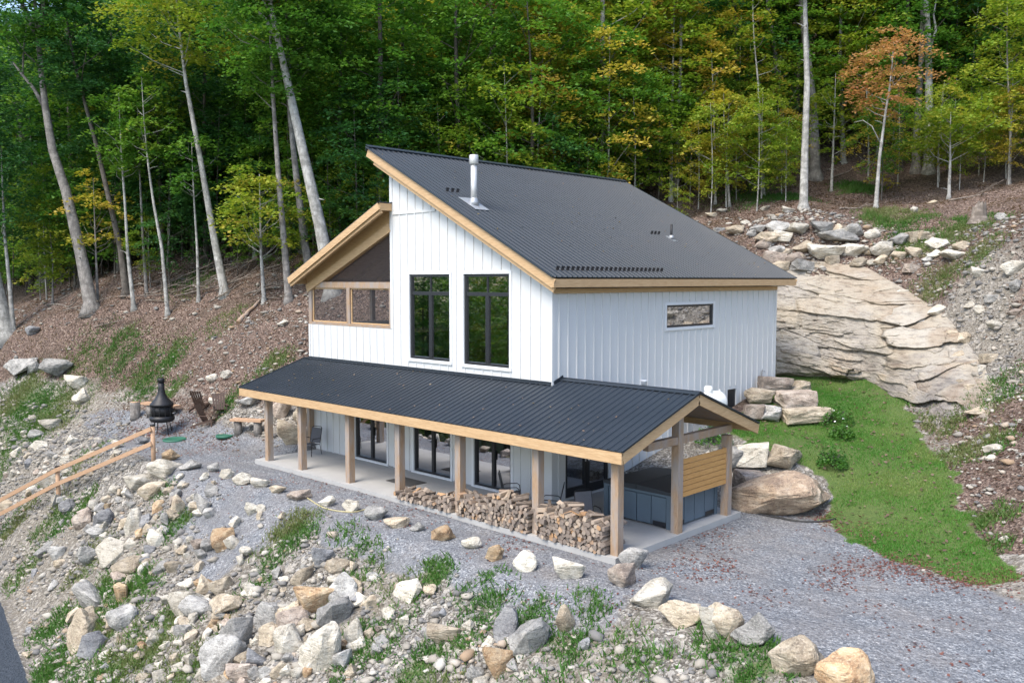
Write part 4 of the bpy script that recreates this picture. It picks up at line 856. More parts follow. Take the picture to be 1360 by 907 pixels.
# ------------------------------------------------------------------ firewood
lr = random.Random(3)
def log_mesh(seed):
    r = random.Random(seed); m = MB(); kind = seed % 3; L = .21; n = 9 if kind == 0 else 4 if kind == 1 else 3; rad = .5
    ring = []
    if kind == 0: ring = [(math.cos(2*math.pi*k/n)*.5*r.uniform(.92, 1.05), math.sin(2*math.pi*k/n)*.5*r.uniform(.92, 1.05)) for k in range(n)]; bark = [1]*n
    elif kind == 1: ring = [(-.5, -.42), (.45, -.5), (.52, .1), (.2, .48), (-.3, .45)]; bark = [0, 1, 1, 0, 0]
    else: ring = [(-.5, -.45), (.15, -.5), (.5, -.1), (.42, .3), (-.1, .5)]; bark = [0, 1, 1, 0, 0]
    ring = [(a*r.uniform(.9, 1.1), b*r.uniform(.9, 1.1)) for a, b in ring]; n = len(ring)
    vs = [(a, -L, b) for a, b in ring] + [(a*1.02, L, b*.98) for a, b in ring]
    m.add(vs, [tuple(range(n)), tuple(reversed(range(n, 2*n)))], 0)
    for k in range(n): m.add([vs[k], vs[(k+1) % n], vs[n+(k+1) % n], vs[n+k]], [(0, 1, 2, 3)], 1 if bark[k] else 0)
    return m
LOGS = []
for s_ in range(9):
    o = log_mesh(s_).build('firewood_log', [M['log_end'], M['log_bark']]); LOGS.append(o)
cand = []
SECT = [(-3.90, -1.41, .08, .40, 'left'), (-1.18, 1.56, .52, .76, 'middle'), (1.80, 4.06, .70, .80, 'right')]
for si, (x0, x1, h0, h1, nm) in enumerate(SECT):
    for row in range(2 if si else 2):
        y = -2.52 + row*.44
        z = .10; lev = 0
        while z < 1.1:
            x = x0 + (.0 if lev % 2 else .05) + lr.uniform(0, .03)
            while x < x1-.05:
                s = lr.uniform(.085, .145); H = .1 + h0 + (h1-h0)*(x-x0)/(x1-x0) + .08*math.sin(x*3.1) + .05*math.sin(x*7.7) + .06*lr.uniform(-1, 1)
                if z + s*.8 < H: cand.append((0 if row == 0 else 1, x+s/2, y + lr.uniform(-.06, .06), z+s/2, s, nm, 0))
                elif z < H + .04 and row == 0 and lr.random() < .9: cand.append((0, x+s/2, y+lr.uniform(.0, .25), z+s/2-.01, s, nm, 1))
                x += s*.93
            z += .098; lev += 1
cand.sort(key=lambda c: (c[0], -c[6], lr.random()))
used = 0; rest = MB()
for c in cand:
    row, x, y, z, s, nm, top_ = c; ry = lr.uniform(0, 6.28)
    if used < 292:
        src = LOGS[used] if used < len(LOGS) else LOGS[lr.randrange(9)].copy()
        if used >= len(LOGS): COL.objects.link(src)
        src.location = (x, y, z); src.scale = (s, lr.uniform(.9, 1.1), s*lr.uniform(.85, 1.0))
        src.rotation_euler = (lr.uniform(-.03, .03), ry, lr.uniform(-.06, .06)) if not top_ else (lr.uniform(-.15, .3), ry, lr.uniform(-1.1, 1.1))
        tag(src, (f'split firewood log stacked in the {nm} stack between the porch posts' if not top_ else f'split firewood log thrown loose on top of the {nm} stack'), 'firewood', f'logs of the {nm} firewood stack' + (' top' if top_ else '')); used += 1
    elif row == 0 or lr.random() < .6:
        q = log_mesh(lr.randrange(9)); R = Matrix.Rotation(ry, 4, 'Y'); rest.v
        off = len(rest.v)
        for v in q.v:
            p = R @ Vector((v[0]*s, v[1], v[2]*s)); rest.v.append((p.x+x, p.y+y, p.z+z))
        rest.f += [tuple(i+off for i in f) for f in q.f]; rest.m += q.m; rest.sm += q.sm
tag(rest.build('firewood', [M['log_end'], M['log_bark']]), 'remaining split firewood filling the two long stacks on the porch', 'firewood', kind='stuff')

# ------------------------------------------------------------------ hot tub
tub = empty('hot_tub', (2.9, 1.35, .10), 0, 'dark blue grey hot tub with folding cover under the gable porch', 'hot tub')
m = MB(); a, b2 = 1.10, 1.15
for (x0, x1, y0, y1) in ((-a, a, -b2, b2),): m.box(x0+.05, x1-.05, y0+.05, y1-.05, .04, .84)
# panelled skirt with corner posts and low vents
for sy in (-1, 1):
    for k in range(4):
        x0 = -a+.14+k*(2*a-.28)/4; m.box(x0+.012, x0+(2*a-.28)/4-.012, sy*b2-.045 if sy > 0 else -b2, sy*b2 if sy > 0 else -b2+.045, .06, .82)
for sx in (-1, 1):
    for k in range(4):
        y0 = -b2+.14+k*(2*b2-.28)/4; m.box(sx*a-.045 if sx > 0 else -a, sx*a if sx > 0 else -a+.045, y0+.012, y0+(2*b2-.28)/4-.012, .06, .82)
m.build('skirt', M['tub_side'], tub)
for sx in (-1, 1):
    for sy in (-1, 1): m = MB(); m.box(*(sorted((sx*(a+.015), sx*(a-.13)))), *(sorted((sy*(b2+.015), sy*(b2-.13)))), .0, .86); m.build('corner_post', M['tub_side'], tub)
for k in (0, 3):
    x0 = -a+.2+k*.48; m = MB(); m.box(x0, x0+.42, -b2-.012, -b2-.001, .05, .17); m.build('vent', M['black_frame'], tub)
    y0 = -b2+.2+k*.5; m = MB(); m.box(a+.001, a+.012, y0, y0+.44, .05, .17); m.build('vent', M['black_frame'], tub)
m = MB(); m.box(-a-.02, a+.02, -b2-.02, b2+.02, .862, .91); m.build('rim', M['tub_side'], tub)
for sx in (-1, 1):
    m = MB(); x0, x1 = (-a-.03, -.01) if sx < 0 else (.01, a+.03)
    zi, zo = 1.06, 1.0
    m.add([(x0, -b2-.03, .915), (x1, -b2-.03, .915), (x1, b2+.03, .915), (x0, b2+.03, .915), (x0, -b2-.03, zo if sx < 0 else zi), (x1, -b2-.03, zi if sx < 0 else zo), (x1, b2+.03, zi if sx < 0 else zo), (x0, b2+.03, zo if sx < 0 else zi)], [(0, 3, 2, 1), (4, 5, 6, 7), (0, 1, 5, 4), (1, 2, 6, 5), (2, 3, 7, 6), (3, 0, 4, 7)])
    cv = m.build('cover', M['tub_cover'], tub)
    for k in (-.6, .6): m = MB(); m.box(sx*(a+.031), sx*(a+.036), k-.03, k+.03, .80, 1.0) if sx > 0 else m.box(-a-.036, -a-.031, k-.03, k+.03, .80, 1.0); m.build('strap', M['black_frame'], cv)

# ------------------------------------------------------------------ propane tank
tx, ty, tz_ = .85, 7.15, 2.42
tank = empty('propane_tank', (tx, ty, tz_-.75), 0, 'white horizontal propane tank on its feet beside the right wall', 'gas tank'); tank.scale = (.9, .9, 1)
m = MB(); R0 = .43; prof = []
m.v = []; 
prof = [(0.001, -1.0), (R0*.45, -.96), (R0*.75, -.87), (R0*.95, -.74), (R0, -.6), (R0, .6), (R0*.95, .74), (R0*.75, .87), (R0*.45, .96), (.001, 1.0)]
m.lathe(prof, (0, 0, 0), 24); m.v = [(v[0], v[2], v[1]+.75) for v in m.v]; m.build('shell', M['tank'], tank)
m = MB(); m.lathe([(.17, 1.14), (.17, 1.3), (.13, 1.38), (.02, 1.40)], (0, 0, 0), 16); m.build('valve_dome', M['tank'], tank)
for y in (-.5, .5): m = MB(); m.box(-.3, .3, y-.05, y+.05, -.55, .4); m.build('foot', M['galv'], tank)
for y in (-.8, .8): m = MB(); m.tube([(0, y, 1.08), (0, y, 1.2), (0, y+.1, 1.2), (0, y+.1, 1.08)], .015, 6); m.build('lifting_lug', M['tank'], tank)

# ------------------------------------------------------------------ porch chairs (steel frame, sling seat)
def chair(x, y, rz, label):
    c = empty('patio_chair', (x, y, .10), rz, label, 'chair', 'black metal patio chairs on the porch')
    r = .013
    for s in (-1, 1):
        m = MB(); m.tube([(s*.27, -.27, .012), (s*.27, -.25, .40), (s*.27, -.22, .60), (s*.27, -.15, .655), (s*.27, .18, .64), (s*.27, .25, .60)], r, 6); m.build('arm', M['black_metal'], c)
        m = MB(); m.tube([(s*.25, .32, .012), (s*.25, .22, .40), (s*.25, .27, .62), (s*.24, .36, 1.0)], r, 6); m.build('leg', M['black_metal'], c)
    m = MB(); m.tube([(-.24, .36, 1.0), (-.18, .37, 1.05), (.18, .37, 1.05), (.24, .36, 1.0)], r, 6); m.tube([(-.27, -.24, .43), (.27, -.24, .43)], r, 6); m.tube([(-.25, .2, .40), (.25, .2, .40)], r, 6); m.build('frame', M['black_metal'], c)
    m = MB(); pts = [(-.26, .45), (-.1, .425), (.1, .41), (.2, .42)]
    for k in range(3): m.box(-.245, .245, pts[k][0], pts[k+1][0]-.001, min(pts[k][1], pts[k+1][1])-.008, max(pts[k][1], pts[k+1][1]))
    m.build('seat', M['sling'], c)
    m = MB(); m.beam((0, .225, .45), (0, .355, 1.0), .47, .012, (0, -1, .25)); m.build('backrest', M['sling'], c); return c
chair(-11.35, -.85, .25, 'patio chair standing alone at the left end of the porch')
chair(-.62, -1.05, 2.3, 'patio chair behind the middle firewood stack beside the right sliding door')
chair(1.15, -1.35, -.9, 'patio chair behind the right firewood stack next to the wall corner')
chair(2.55, -1.45, 1.1, 'patio chair in front of the hot tub behind the right end of the firewood')
m = MB(); m.box(-5.95, -4.75, -1.5, -.75, .102, .118); m.box(-5.9, -4.8, -1.45, -.8, .118, .122); tag(m.build('doormat', M['rubber']), 'dark rubber mat lying outside the middle sliding door', 'doormat')

# ------------------------------------------------------------------ outdoor fireplace
x, y, z, t = hit(216, 577); ch = empty('outdoor_fireplace', (x, y, z), .9, 'black steel chimney fireplace standing on the left patio', 'fireplace')
m = MB(); m.lathe([(.30, .55), (.46, .58), (.52, .68), (.52, .78), (.47, .80), (.47, .82)], n=20); m.build('bowl', M['black_metal'], ch)
m = MB()
for k in range(12):
    a = 2*math.pi*k/12; m.box(.455*math.cos(a)-.012, .455*math.cos(a)+.012, .455*math.sin(a)-.012, .455*math.sin(a)+.012, .8, 1.28)
for k in range(60):
    a = 2*math.pi*k/60; m.tube([(.46*math.cos(a), .46*math.sin(a), .8), (.46*math.cos(a), .46*math.sin(a), 1.28)], .004, 4)
m.lathe([(.43, .82), (.43, 1.26)], n=10); m.build('mesh_screen', M['black_metal'], ch)
m = MB(); m.lathe([(.50, 1.28), (.50, 1.34), (.43, 1.42), (.28, 1.58), (.17, 1.78), (.13, 2.02), (.12, 2.32)], n=20); m.build('hood', M['black_metal'], ch)
m = MB(); m.lathe([(.15, 2.28), (.15, 2.44), (.12, 2.46)], n=16); m.build('cap', M['black_metal'], ch)
m = MB(); m.tube([(.48, -.16, .95), (.53, -.16, .95), (.53, .16, .95), (.48, .16, .95)], .015, 6); m.build('handle', M['steel'], ch)
for k in range(4):
    a = math.pi/4+math.pi/2*k; m = MB(); m.tube([(.34*math.cos(a), .34*math.sin(a), .6), (.46*math.cos(a), .46*math.sin(a), .0)], .022, 6); m.build('leg', M['black_metal'], ch)
m = MB(); m.tube([(.42*math.cos(2*math.pi*k/16), .42*math.sin(2*math.pi*k/16), .28) for k in range(17)], .012, 5); m.build('rack', M['black_metal'], ch)

# stumps, bench, garden chairs, mats
def stump(px, py, wpx, hpx, label, mt='bark_grey'):
    x, y, z, t = hit(px, py); s = t/FPX; o = empty('log_stump', (x, y, z), 0, label, 'stump', 'log stumps round the fire patio'); r = wpx*s/2
    m = MB(); m.lathe([(r*1.05, -.05), (r, .1), (r*.97, hpx*s)], n=12); m.build('trunk', M[mt], o); m = MB(); m.lathe([(r*.93, hpx*s+.002), (r*.93, hpx*s+.012)], n=12); m.build('cut_face', M['log_end'], o); return x, y, z, t
stump(180, 556, 13, 22, 'upright log stump left of the outdoor fireplace')
def plank_seat(px0, px1, py, hpx, label):
    x0, y0, z0, t = hit(px0, py); x1, y1, z1, _ = hit(px1, py); s = t/FPX; h = hpx*s; a = Vector((x0, y0, z0+h)); b = Vector((x1, y1, z0+h)); d = (b-a)
    o = empty('log_bench', (x0, y0, z0), 0, label, 'bench', 'rustic log benches on the patio'); inv = Vector((x0, y0, z0))
    m = MB(); m.beam(a-inv, b-inv, .42, .09); m.build('seat', M['wood_rail'], o)
    for f in (.18, .82):
        p = a - inv + d*f; m = MB(); m.lathe([(.17, -h-.05), (.16, -.05)], (p.x, p.y, p.z), 10); m.build('leg', M['bark_grey'], o)
plank_seat(192, 236, 552, 17, 'low plank and log bench behind the outdoor fireplace'); plank_seat(309, 350, 577, 20, 'rustic bench of a thick plank on log legs beside the left porch post')
def adirondack(px, py, rz, label):
    x, y, z, t = hit(px, py); c = empty('garden_chair', (x, y, z), rz, label, 'chair', 'reclined wooden garden chairs on the patio'); c.scale = (.82, .82, .78)
    for k in range(5): m = MB(); xx = -.24+k*.12; m.beam((xx, .18, .28), (xx*1.15, .62, 1.18), .105, .02, (0, -1, .4)); m.build('back_slat', M['adirondack'], c)
    m = MB()
    for k in range(5): m.box(-.27, .27, -.34+k*.11, -.34+k*.11+.1, .40-k*.03-.02, .40-k*.03)
    m.build('seat', M['adirondack'], c)
    for s in (-1, 1):
        m = MB(); m.box(*sorted((s*.29, s*.33)), -.36, -.28, 0, .58); m.build('leg', M['adirondack'], c); m = MB(); m.beam((s*.31, -.3, .34), (s*.31, .75, .02), .035, .1); m.build('leg', M['adirondack'], c)
        m = MB(); m.beam((s*.36, -.42, .60), (s*.34, .42, .60), .13, .022); m.build('armrest', M['adirondack'], c)
adirondack(277, 566, 2.2, 'reclined dark wooden garden chair, nearer one, seen from behind'); adirondack(268, 545, -2.6, 'reclined dark wooden garden chair, farther one, above the nearer'); adirondack(292, 552, 1.2, 'reclined dark wooden garden chair, right of the nearer one beside the bench')
for px, py, w_, lab in ((232, 585, 30, 'round green plastic lid lying on the gravel beside the fireplace'), (299, 580, 24, 'round green plastic lid lying on the gravel near the garden chairs')):
    x, y, z, t = hit(px, py); m = MB(); r = w_*t/FPX/2; m.lathe([(r, -.05), (r, .04), (r*.93, .06), (r*.9, .045), (.05, .05)], (0, 0, 0), 22); o = m.build('green_lid', M['green_mat']); o.location = (x, y, z+.02); tag(o, lab, 'lid', 'green lids on the gravel')

# ------------------------------------------------------------------ handrail down the left slope
rail = None
ra = hit(204, 613); rb = hit(78, 668); pa = Vector(ra[:3]); pb = Vector((rb[0], rb[1], rb[2])); dd = pb-pa; pc = pa + dd*2.05; pc.z = ground(pc.x, pc.y)
rail = empty('handrail', pa, 0, 'wooden handrail of two rails climbing the stony slope at the left', 'handrail')
hA, hB = 48*ra[3]/FPX, 46*rb[3]/FPX
for p, h in ((pa, hA), (pb, hB), (pc, hB)):
    q = p-pa; m = MB(); m.tube([q+Vector((0, 0, -.4)), q+Vector((0, 0, h))], .085, 8); f = m.build('post', M['wood_rail'], rail); m = MB(); m.tube([q+Vector((0, 0, h)), q+Vector((0, 0, h+.05))], .1, 8); m.build('cap', M['black_metal'], f)
for fr in (.93, .52):
    A_ = Vector((0, 0, hA*fr)); B_ = pb-pa+Vector((0, 0, hB*fr)); C_ = pc-pa+Vector((0, 0, hB*fr)); n_ = Vector((.07, -.09, 0))
    m = MB(); m.beam(A_+n_, B_+n_, .07, .15); m.build('rail', M['wood_rail'], rail); m = MB(); m.beam(B_+n_, C_+n_, .07, .15); m.build('rail', M['wood_rail'], rail)

# hose and cable
def ground_line(name, pxs, r, mt, label, cat, lift=.02):
    P_ = [hit(*p)[:3] for p in pxs]; P_ = [(a, b, c+lift) for a, b, c in P_]
    # smooth
    for _ in range(2):
        Q = [P_[0]]
        for i in range(len(P_)-1):
            a, b = np.array(P_[i]), np.array(P_[i+1]); Q += [tuple(a*.75+b*.25), tuple(a*.25+b*.75)]
        P_ = Q+[P_[-1]]
    P_ = [(a, b, ground(a, b)+lift) for a, b, c in P_]; m = MB(); m.tube(P_, r, 6); tag(m.build(name, M[mt]), label, cat)
ground_line('hose', [(405, 660), (416, 668), (430, 676), (450, 680), (470, 681), (485, 677)], .02, 'hose', 'yellow garden hose curving between the edge stones', 'hose')
ground_line('cable', [(972, 648), (980, 672), (1000, 682), (1030, 688), (1060, 694), (1090, 694), (1110, 690)], .03, 'cable', 'black cable lying on the gravel below the rusty boulder', 'cable')
# stump on the bank, log and branches on the forest floor
x, y, z, t = hit(1300, 290); o = empty('tree_stump', (x, y, z), .3, 'weathered grey jagged tree stump on the bank at the upper right', 'stump')
m = MB(); r = .33; n = 12; jag = [random.uniform(.45, 1.1) for _ in range(n)]
vs = [(r*1.6*math.cos(2*math.pi*k/n), r*1.6*math.sin(2*math.pi*k/n), -.1) for k in range(n)] + [(r*math.cos(2*math.pi*k/n), r*math.sin(2*math.pi*k/n), .25) for k in range(n)] + [(r*.8*math.cos(2*math.pi*k/n), r*.8*math.sin(2*math.pi*k/n), .35+jag[k]*.6) for k in range(n)] + [(0, 0, .35)]
m.add(vs, [(i*n+k, i*n+(k+1) % n, (i+1)*n+(k+1) % n, (i+1)*n+k) for i in range(2) for k in range(n)] + [(2*n+k, 2*n+(k+1) % n, 3*n) for k in range(n)]); m.build('trunk', M['dead_wood'], o)
def fallen(px0, py0, px1, py1, r, label, name='fallen_branch', twigs=0, lift=.1, lift2=None):
    a = Vector(hit(px0, py0)[:3]); b = Vector(hit(px1, py1)[:3]); a.z += lift; b.z += lift if lift2 is None else lift2; m = MB(); d = b-a; pts = []
    for k in range(7):
        f = k/6; p = a+d*f; p += Vector((random.uniform(-1, 1), random.uniform(-1, 1), 0))*.03*d.length*math.sin(math.pi*f); p.z = max(p.z, ground(p.x, p.y)+r*.6); pts.append(p)
    m.tube(pts, [r*(1-.6*k/6) for k in range(7)], 7)
    for _ in range(twigs):
        k = random.randint(1, 5); p = pts[k]; q = p + (d.normalized()*random.uniform(.2, 1) + Vector((random.uniform(-.7, .7), random.uniform(-.7, .7), random.uniform(0, .8))))*random.uniform(.4, 1.3); m.tube([p, (p+q)/2+Vector((0, 0, .06)), q], [r*.4, r*.3, r*.15], 5)
    tag(m.build(name, M['dead_wood'] if name != 'fallen_log' else M['wood_beam']), label, 'log' if name == 'fallen_log' else 'branch', None if name == 'fallen_log' else 'dead branches on the forest floor')
fallen(316, 434, 346, 404, .14, 'broken brown log lying uphill left of the screened porch', 'fallen_log', lift=.12)
for k in range(46):
    px = random.choice([random.uniform(150, 380), random.uniform(30, 380)]); py = random.uniform(355, 405) if px > 150 else random.uniform(390, 440); L = random.uniform(25, 80); a_ = random.gauss(.15, .35)
    fallen(px, py, min(px+L*math.cos(a_), 392), py-L*math.sin(a_)*.5, random.uniform(.02, .055), 'thin dead branch lying tangled with others on the left forest floor', twigs=6, lift=.15, lift2=random.uniform(.2, 1.1))
for (a, b, c, d_) in ((1115, 285, 1148, 282), (1342, 345, 1360, 352), (560, 300, 600, 296), (1100, 240, 1150, 222), (1260, 270, 1310, 262)): fallen(a, b, c, d_, .05, 'thin dead branch lying in the leaves of the right-hand hillside', twigs=3)
# ------------------------------------------------------------------ trees
def leaves(C, size, tilt=.5, rng=RNG, aspect=.62):
    """rhombic leaves at centres C; returns verts, quads"""
    n = len(C); yaw = rng.uniform(0, 2*np.pi, n); s = size*rng.uniform(.65, 1.25, n)
    nrm = np.stack([rng.normal(0, tilt, n), rng.normal(0, tilt, n), np.ones(n)], 1); nrm /= np.linalg.norm(nrm, axis=1)[:, None]
    a = np.stack([np.cos(yaw), np.sin(yaw), np.zeros(n)], 1); a -= nrm*(a*nrm).sum(1)[:, None]; a /= np.linalg.norm(a, axis=1)[:, None]; b = np.cross(nrm, a)
    L = a*s[:, None]/2; W = b*s[:, None]*aspect/2
    V = np.stack([C-L, C-W+L*.15-nrm*.0, C+L, C+W+L*.15], 1).reshape(-1, 3); F = np.arange(4*n).reshape(n, 4); return V, F
def crown(seed, spr, leaf, per, flat=.16, tilt=.45):
    """spr: list of (centre, radius, outward dir)"""
    rng = np.random.default_rng(seed); Cs = []; T = []
    for c, r, d in spr:
        k = max(6, int(per*(r/.9)**1.6)); th = rng.uniform(0, 2*np.pi, k); rr = r*np.sqrt(rng.uniform(0, 1, k))
        # uneven lobed spray, drooping outward
        lob = 1 + .35*np.sin(th*3 + rng.uniform(0, 6)) ; rr = rr*lob
        x = rr*np.cos(th); y = rr*np.sin(th); u = x*d[0] + y*d[1]
        z = rng.normal(0, flat*r, k) - .28*u - .18*rr*rr/max(r, .1)
        Cs.append(np.stack([x, y, z], 1) + np.array(c)); hue = rng.beta(2, 3); T.append(np.stack([rng.beta(2, 2.4, k), np.full(k, hue), np.zeros(k)], 1))
    C = np.concatenate(Cs); T = np.concatenate(T); V, F = leaves(C, leaf, tilt, rng); return V, F, np.repeat(T, 4, 0)
def tree_meshes(seed, H, cb, R, tr, ns, leaf=.19, per=46, lean=(0, 0), path=None, prof='oval', nl=12, rs=(.6, 1.15)):
    r = random.Random(seed); tk = MB()
    if path is None:
        path = []; wob = [r.uniform(-1, 1) for _ in range(4)]
        for k in range(9):
            f = k/8; path.append(Vector((lean[0]*f*H + .18*H*.1*math.sin(f*4+wob[0])*wob[1], lean[1]*f*H + .18*H*.1*math.sin(f*3.4+wob[2])*wob[3], f*H)))
    path = [Vector(p) for p in path]; n = len(path)
    def at(z):
        for i in range(n-1):
            if path[i+1].z >= z: 
                f = (z-path[i].z)/max(path[i+1].z-path[i].z, 1e-6); return path[i].lerp(path[i+1], max(0, min(1, f)))
        return path[-1]
    Z = path[-1].z
    base = [path[0]-Vector((0, 0, .5)), path[0]+(path[1]-path[0])*.02] + [path[0]+(path[1]-path[0])*.12] + path[1:]; rad = [tr*2.1, tr*1.55] + [tr*(1.12 if k == 0 else 1)*(1-.86*(path[k].z/Z)**1.15) for k in range(n)]
    tk.tube(base, rad, 9)
    spr = []; limbs = []
    for k in range(ns):
        f = (k+r.random())/ns; z = cb + (Z*1.02-cb)*f
        pr = {'oval': math.sin(math.pi*(.12+.80*f))**.7, 'top': f**.6*(1.05-.5*f), 'cone': (1-f)**.7*.9+.12, 'wide': .5+.6*math.sin(math.pi*f)}[prof]
        a = r.uniform(0, 6.283); q = r.random()**.55*R*pr; d = (math.cos(a), math.sin(a)); c = at(min(z, Z)) + Vector((d[0]*q, d[1]*q, r.uniform(-.3, .3) + .25*q*.3))
        spr.append(((c.x, c.y, c.z), r.uniform(*rs)*(.75+.3*q/R), d))
        if k % max(1, ns//nl) == 0 and q > .5: limbs.append((z, c, q))
    for z, c, q in limbs:
        s = at(max(min(z, Z) - q*r.uniform(.4, .8), cb*.55)); m_ = (s+c)/2 + Vector((r.uniform(-.2, .2), r.uniform(-.2, .2), -.08*q)); rb_ = tr*.24*(1-.6*s.z/Z)+.007; tk.tube([s, m_, c], [rb_, rb_*.65, rb_*.25], 5, cap=False)
    V, F, T = crown(seed+500, spr, leaf, per); return tk, V, F, T
def make_tree(name, loc, seed, bark, leafm, label, group=None, cat='tree', **k):
    tk, V, F, T = tree_meshes(seed, **k); o = empty(name, loc, 0, label, cat, group); t = tk.build('trunk', M[bark], o, recalc=False)
    c = link('crown', mesh_np('crown', V, F, M[leafm], tint=T), o); return o, t, c
# prototypes of the wood, each then copied with its trunk and crown
KINDS = [('leaf_deep', 'bark_dark', 'dark green'), ('leaf_green', 'bark_dark', 'mid green'), ('leaf_lime', 'bark_pale', 'yellowing green'), ('leaf_gold', 'bark_pale', 'golden orange')]
PT = []
for i in range(5): tk, V, F, T = tree_meshes(40+i, H=[15, 17, 13, 18, 16][i], cb=[2.2, 3.6, 1.6, 4.6, 3.0][i], R=[3.5, 3.8, 3.4, 4.0, 3.6][i], tr=[.16, .2, .14, .22, .17][i], ns=[180, 200, 165, 210, 190][i], leaf=.27, per=62, prof=['oval', 'oval', 'wide', 'oval', 'wide'][i], nl=16); PT.append((tk, V, F, T))
for i in range(5): tk, V, F, T = tree_meshes(80+i, H=[8.5, 10, 6.5, 9, 11.5][i], cb=[1.8, 2.4, 1.2, 2.2, 3.2][i], R=[2.3, 2.4, 2.1, 2.6, 2.4][i], tr=[.055, .07, .045, .065, .075][i], ns=[50, 60, 40, 56, 64][i], leaf=.23, per=85, prof=['wide', 'oval', 'wide', 'wide', 'oval'][i], nl=12, rs=(.5, .95)); PT.append((tk, V, F, T))
TM = {}
def tree_copy(i, kind, loc, rz, sc_, label, group, name='forest_tree'):
    lm, bm_, _ = KINDS[kind]
    if (i, kind) not in TM:
        tk, V, F, T = PT[i]; o = empty(name, loc, rz, label, 'tree', group); t = tk.build('trunk', M[bm_], o, recalc=False); c = link('crown', mesh_np('crown', V, F, M[lm], tint=T), o); TM[(i, kind)] = (o, t, c)
    else:
        o0, t0, c0 = TM[(i, kind)]; o = o0.copy(); COL.objects.link(o); t = t0.copy(); COL.objects.link(t); t.parent = o; c = c0.copy(); COL.objects.link(c); c.parent = o
        o.name = name; o.location = loc; o.rotation_euler = (0, 0, rz); o['label'] = label; o['group'] = group
    o.scale = (sc_, sc_, sc_*random.uniform(.92, 1.1)); return o
EX = [-95, -60, -53, -40, -35, -28, -23, -20, -14, -12.5, -4.5, -2.6, 3, 10, 25, 45]; EY = [0, 0, 0, 2.0, 3.5, 8.5, 9, 11.5, 20, 31, 36, 40, 43, 42, 38, 34]
def project(x, y, z):
    d = np.array([x-CAM[0], y-CAM[1], z-CAM[2]]); f = d@_F; return 680+FPX*(d@_R)/f, 453.5-FPX*(d@_U)/f, f
random.seed(11); pts = []; tries = 0
while tries < 14000 and len(pts) < 285:
    tries += 1; x = random.uniform(-110, 35); e = np.interp(x, EX, EY); b_ = random.random()**1.4*46; y = e + 1.0 + b_ - (0 if x > -20 else 0)
    if x < -14: x2 = x - b_*.25
    else: x2 = x
    z = ground(x2, y); u, v, f = project(x2, y, z+5)
    if not (-160 < u < 1520) or f < 30 or f > 125: continue
    md = 2.9 + b_*.04
    if any((x2-a)**2+(y-c)**2 < md*md for a, c, _ in pts): continue
    pts.append((x2, y, b_))
for x, y, b_ in pts:
    u, v, f = project(x, y, ground(x, y)); kind = random.choices([0, 1, 2, 3], [5, 3.2, .8, .12] if u < 480 else [1.8, 3.6, 2.8, .5] if u < 850 else [2.4, 4, 2.2, .9])[0]
    i = random.randrange(5); where = 'left of the house' if u < 480 else 'directly behind the house' if u < 860 else 'on the slope right of the house'
    tree_copy(i, kind, (x, y, ground(x, y)-.1), random.uniform(0, 6.28), random.uniform(.85, 1.15), f'tall {KINDS[kind][2]} broadleaf tree in the dense wood {where}', f'{KINDS[kind][2]} forest trees {where}')
print('forest', len(pts))
# understorey along the edge of the wood
n = 0; und = []
while n < 175:
    x = random.uniform(-60, 14); e = np.interp(x, EX, EY); y = e + random.uniform(-.8, 9); z = ground(x, y); u, v, f = project(x, y, z)
    if not (-60 < u < 1420) or f < 28: continue
    if 175 < u < 330 and y < e+5.5 and random.random() < .9: continue
    if u > 880 and (random.random() < .45 or 1035 < u < 1105 or 1195 < u < 1250): continue
    if any((x-a)**2+(y-c)**2 < 1.5**2 for a, c in und): continue
    und.append((x, y)); kind = random.choices([0, 1, 2, 3], [3, 4, 2.6, .6] if u < 480 else [.5, 3.4, 3.6, 1.8])[0]; i = 5+random.randrange(5); where = 'left edge of the wood' if u < 480 else 'edge of the wood behind the roof' if u < 880 else 'right edge of the wood'
    tree_copy(i, kind, (x, y, z-.1), random.uniform(0, 6.28), random.uniform(.7, 1.15), f'slender {KINDS[kind][2]} understorey tree at the {where}', f'{KINDS[kind][2]} saplings, {where}', 'sapling'); n += 1
n = 0; tries = 0
while n < 56 and tries < 9000:
    tries += 1; x = random.uniform(-34, 14); e = np.interp(x, EX, EY); y = e + (random.uniform(-2.2, 3.5) if x < -12 else random.uniform(-9.5, 3)); z = ground(x, y); u, v, f = project(x, y, z)
    if not (150 < u < 1420) or f < 28 or (170 < u < 320 and random.random() < .7) or (1045 < u < 1160) or (1195 < u < 1245) or any((x-a)**2+(y-c)**2 < 1.4**2 for a, c in und): continue
    und.append((x, y)); kind = random.choices([0, 1, 2, 3], [2, 4, 3, .5] if u < 480 else [.3, 2, 5, 1.6])[0]; where = 'left edge of the wood' if u < 480 else 'edge of the wood behind the roof' if u < 880 else 'right edge of the wood'
    tree_copy(random.choice([5, 7, 8]), kind, (x, y, z-.1), random.uniform(0, 6.28), random.uniform(.42, .75), f'small low {KINDS[kind][2]} tree at the {where}', f'low {KINDS[kind][2]} trees, {where}', 'young_tree'); n += 1
# the wood across the road in front, which the windows look out on
for k in range(66):
    x, y = random.uniform(-80, -8), random.uniform(-75, -25); z = ground(x, y)
    if x + (-y-30)*.3 > 0: continue
    tree_copy(random.randrange(5), random.choice([0, 1, 2, 2]), (x, y, z), random.uniform(0, 6.28), random.uniform(1.0, 1.35), 'tall broadleaf tree across the road in front of the house', 'trees across the road')

